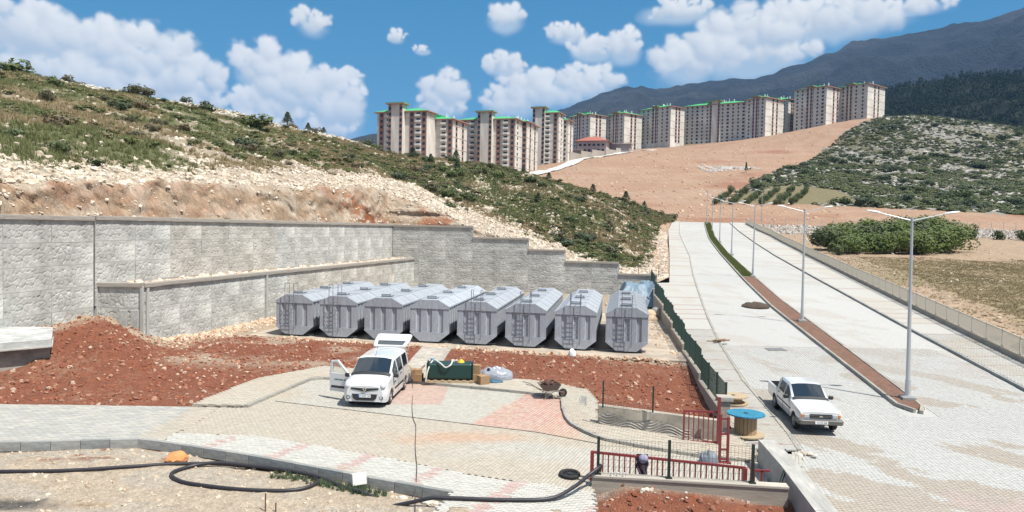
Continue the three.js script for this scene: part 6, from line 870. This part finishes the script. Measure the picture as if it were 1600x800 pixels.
scatter('slab_rubble', stoneG, tint, 1300, R => { const edge = R() < .6, x = edge ? -15 + R() * 24 : 9.2 + R() * 3, d = edge ? lerp(47.1, 41.6, (x + 15.14) / 23.3) + (R() - .6) * .8 : 42 + R() * 32; if (!edge && x > xSL(d) - .35) return null; const k = .025 + Math.pow(R(), 4) * .14; return [x, d, edge ? .0 : Math.max(yardY(x, d), .0), k, k, mix3([.36, .22, .14], [.55, .45, .34], R()), 2]; }, 517);
scatter('footing_rubble', stoneG, tint, 2500, R => { const d = 41 + R() * 30, x = -21.5 + (d - 43.4) * .23 + R() * R() * 3; if (d < 44 && x < -20) return null; const k = .03 + Math.pow(R(), 3) * .14; return [x, d, yardY(x, d), k, k, mix3([.40, .26, .16], [.56, .46, .36], R()), 2]; }, 519);
scatter('terrace_rubble', stoneG, tint, 1600, R => { const d = 44 + R() * 43, x = -22.2 + (d - 43.4) * .23 - R() * R() * 2.0, k = .05 + Math.pow(R(), 3) * .22; return [x, d, 3.45, k, k, mix3([.48, .36, .26], [.6, .52, .44], R()), 2]; }, 521);
// field and roadside ground on the right
scatter('field_stubble', tuftG, tint, 26000, R => { const d = 38 + Math.pow(R(), 1.4) * 88, x = xRW(d) + 3 + R() * 60; if (x > d * .76) return null; const f = fbm(x * .12, d * .12, 5, 11); if (x - xRW(d) < 6 + f * 6 && R() < .85) return null; const k = .14 + R() * .2; return [x, d, landY(x, d) - .02, k, k * .55, mix3(mix3([.32, .25, .14], [.42, .345, .205], R()), [.20, .17, .08], smooth(.45, .62, f) * .45)]; }, 523);
scatter('field_stones', stoneG, tint, 3500, R => { const d = 36 + R() * 165, x = xRW(d) + .4 + Math.pow(R(), 1.6) * 40; if (x > d * .78) return null; const k = .03 + Math.pow(R(), 6) * .22; return [x, d, landY(x, d), k, k, mix3([.33, .23, .155], [.46, .38, .30], R()), 2]; }, 525);
scatter('median_grass', tuftG, tint, 5000, R => { const d = 88 + R() * 112, x = lerp(xML(d) + .15, xMR(d) - .15, R()); return [x, d, rd(d) + .13, .22, .22, mix3([.10, .13, .03], [.15, .17, .05], R())]; }, 527);
// rough stone bank with a fence beyond the trees
scatter('bank_stones', stoneG, tint, 7000, R => { const u = R(), x = 62 + u * 110, d = 176 + R() * 22 - u * 4, k = .12 + Math.pow(R(), 2) * .4; if (x < xRW(Math.min(d, 204)) + 1.5) return null; return [x, d, landY(x, d), k, k, mix3([.28, .25, .22], [.42, .385, .345], R()), 2]; }, 529);
{ const t = thing('chain_fence', 'distant wire fence with thin posts along the stone bank', 'fence'); let pv = null; for (let i = 0; i <= 34; i++) { const x = 64 + i * 3.2, d = 199 - i * .1, p = P(x, d, landY(x, d)); mesh('post', bar(p.clone().setY(p.y - .2), p.clone().setY(p.y + 1.9), .1), galv, t); if (pv) mesh('wire', [.6, 1.2, 1.8].map(h => bar(pv.clone().setY(pv.y + h), p.clone().setY(p.y + h), .025)), galv, t); pv = p; } }
// dense green trees beyond the railing
{
  const T = [[58.6, 136, 3.2, 4.6], [60.5, 131, 2.6, 3.6], [62.4, 138, 3.4, 5.2], [64.8, 132, 3.0, 4.4], [67, 139, 3.6, 5.8], [69.4, 133.5, 3.0, 4.6], [72, 141, 3.8, 6.4], [74.4, 134.5, 3.2, 5.0], [76.6, 143, 3.8, 6.9], [79, 137, 3.4, 5.6], [81.6, 146, 4.0, 7.2], [84, 141, 3.4, 5.6], [86.8, 150, 3.8, 6.4], [90.5, 153, 3.4, 5.0], [66, 146, 3.4, 5.6], [71, 148, 3.6, 6.2]];
  const L = ['leftmost dense green tree beyond the railing', 'low front tree at left end of green grove', 'second tree from left in the green grove', 'low front tree left of the lamp pole in grove', 'third tall tree of the green grove', 'low front tree in middle of the green grove', 'tall tree in the middle of green grove', 'low front tree right of grove middle', 'tallest tree just left of grove centre right', 'front tree at right half of green grove', 'tallest tree in right half of green grove', 'front tree near right end of green grove', 'tall tree near right end of green grove', 'rightmost tree of the dense green grove', 'rear tree behind left half of green grove', 'rear tree behind the grove middle'];
  T.forEach(([x, d, r, h], i) => tree('grove_tree', L[i], 'green trees beyond the railing', x, d, landY(x, d), r * 1.18, h * .86, i % 4 ? leaf.willow : leaf.mid, i, clumpG));
  for (const [x, d, r, l] of [[57.2, 128.5, 1.7, 'low dark bush at the near left foot of green grove'], [99, 168, 2.2, 'first small bush right of the green grove'], [106, 170, 2.6, 'second rounder bush right of the green grove'], [113, 170, 2.0, 'third small bush right of the green grove'], [119, 170, 2.3, 'fourth small bush right of green grove, near frame edge'], [125, 169, 2.2, 'last small bush toward the right frame edge']]) shrub('field_bush', l, 'bushes in the right field', x, d, landY(x, d), r, r * 1.25, leaf.mid, Math.round(x));
  for (let i = 0; i < 7; i++) { const d = 42 + i * 1.6, x = xRW(d) + 1.6 + (i % 3) * .5; shrub('verge_weed', ['nearest dark weed clump behind the railing at right edge', 'second weed clump behind the railing at right edge', 'third weed clump behind railing near right edge', 'fourth weed clump behind the railing', 'fifth weed clump behind the railing', 'sixth weed clump behind the railing', 'farthest weed clump of the row behind the railing'][i], 'weeds behind the railing', x, d, landY(x, d), .7, .5, leaf.olive, i); }
}
// orchard rows and the shrubby limestone hill
{
  for (let r = 0; r < 6; r++) for (let k = 0; k < 7; k++) { const d = 258 + r * -1.5 + k * 6.6, x = d * (.2865 + r * .0205) + (k - 3) * .9, y = landY(x, d); tree('orchard_tree', `young orchard tree, ${['nearest', 'second', 'third', 'fourth', 'fifth', 'sixth', 'farthest'][k]} in the ${['leftmost', 'second', 'third', 'fourth', 'fifth', 'rightmost'][r]} planted row below the rocky hill`, 'orchard trees', x, d, y, 1.2 + PR() * .4, 2.2 + PR() * .8, leaf.mid, r + k); }
  { const x = 117, d = 372; tree('lone_tree', 'lone dark tree on bare slope below the stone lettering', null, x, d, landY(x, d), 2.6, 6.5, leaf.dark, 1, pineG); }
  let n = 0; while (n < 240) { const d = 240 + PR() * 330, x = d * (.30 + PR() * .42); if (!inPoly(HILLPOLY, x, d) || inPoly(ORCHARD, x, d)) continue; if (PR() > smooth(.34, .6, fbm(x * .03, d * .03, 3, 331))) continue; const r = 1.6 + PR() * PR() * 3.2, dk = PR() < .6, az = x / d; shrub('limestone_shrub', `${r > 3 ? 'large' : r > 2.1 ? 'medium' : 'small'} ${dk ? 'dark' : 'green'} shrub ${d > 460 ? 'near the crest' : d > 340 ? 'halfway up' : 'at the foot'} of the right-hand rocky hill, ${az < .4 ? 'beside the bare slope' : az < .5 ? 'left of its middle' : az < .6 ? 'right of its middle' : 'toward the picture edge'}`, 'shrubs on the limestone hill', x, d, landY(x, d), r, r * .85, dk ? leaf.dark : leaf.mid, n); n++; }
  scatter('limestone_scrub', lowG, tint, 9000, R => { const d = 225 + R() * 360, x = d * (.28 + R() * .48); if (!inPoly(HILLPOLY, x, d) || inPoly(ORCHARD, x, d)) return null; if (R() > smooth(.3, .6, fbm(x * .05, d * .05, 3, 333))) return null; const k = .7 + R() * 1.3; return [x, d, landY(x, d) - .1, k, k * .6, mix3([.065, .085, .034], [.11, .122, .05], R())]; }, 531);
  scatter('limestone_rocks', stoneG, tint, 9000, R => { const d = 235 + R() * 340, x = d * (.29 + R() * .46); if (!inPoly(HILLPOLY, x, d) || inPoly(ORCHARD, x, d)) return null; const rock = fbm(x * .16, d * .42, 4, 23) * .75 + fbm(x * .035, d * .035, 3, 24) * .35; if (rock < .48 && R() < .85) return null; const k = .25 + Math.pow(R(), 2) * .8; return [x, d, landY(x, d), k * 1.5, k * .5, mix3([.25, .24, .21], [.36, .345, .31], R()), .8]; }, 533);
  scatter('slope_stones', stoneG, tint, 2200, R => { const d = 207 + R() * 330, x = d * (.05 + R() * .4); if (inPoly(HILLPOLY, x, d)) return null; const k = .12 + Math.pow(R(), 4) * .6; return [x, d, landY(x, d), k, k, mix3([.40, .25, .16], [.52, .38, .28], R()), 2]; }, 535);
}
// weeds in the foreground
scatter('foreground_weeds', tuftG, tint, 160, R => { const x = -7 + R() * 3.6, d = interp(NEARKERB, x) - .25 - R() * .7; const k = .08 + R() * .14; return [x, d, yardY(x, d), k, k, mix3([.05, .09, .05], [.10, .13, .06], R())]; }, 537);
// thin posts at the back corner of the yard
for (const [x, l] of [[14.6, 'thin rusty post above the end of stepped wall, left one'], [16.9, 'thin rusty post above the end of stepped wall, right one']]) tag(mesh('thin_post', rod(P(x, 84.6, 1.2), P(x, 84.6, 3.4), .035, 6), std([.16, .09, .06], .9)), l, 'post');
// conifer forest on the spur behind the rocky hill
scatter('forest', (() => { const R = rng(61), pos = []; for (let i = 0; i < 60; i++) { const h = Math.pow(R(), .8), r = (1 - h) * .34 * Math.sqrt(R()) + .03, a = R() * 6.283, q = .09; for (let k = 0; k < 3; k++) pos.push(Math.cos(a) * r + (R() - .5) * 2 * q, h * .92 + (R() - .5) * 2 * q + .05, Math.sin(a) * r + (R() - .5) * 2 * q); } const g = new THREE.BufferGeometry(); g.setAttribute('position', new THREE.Float32BufferAttribute(pos, 3)); g.computeVertexNormals(); return g; })(), tint, 16000, R => { const u = .1 + R() * .75, v = .02 + R() * .84, p = woodedAt(u, v), k = 7 + R() * 8; return [p[0], p[1], p[2] - 1, k * .9, k, mix3([.014, .032, .014], [.040, .058, .022], R() * fbm(p[0] * .01, p[1] * .01, 3, 5) * 1.6), .1]; }, 541);
renderer.render(scene, camera);
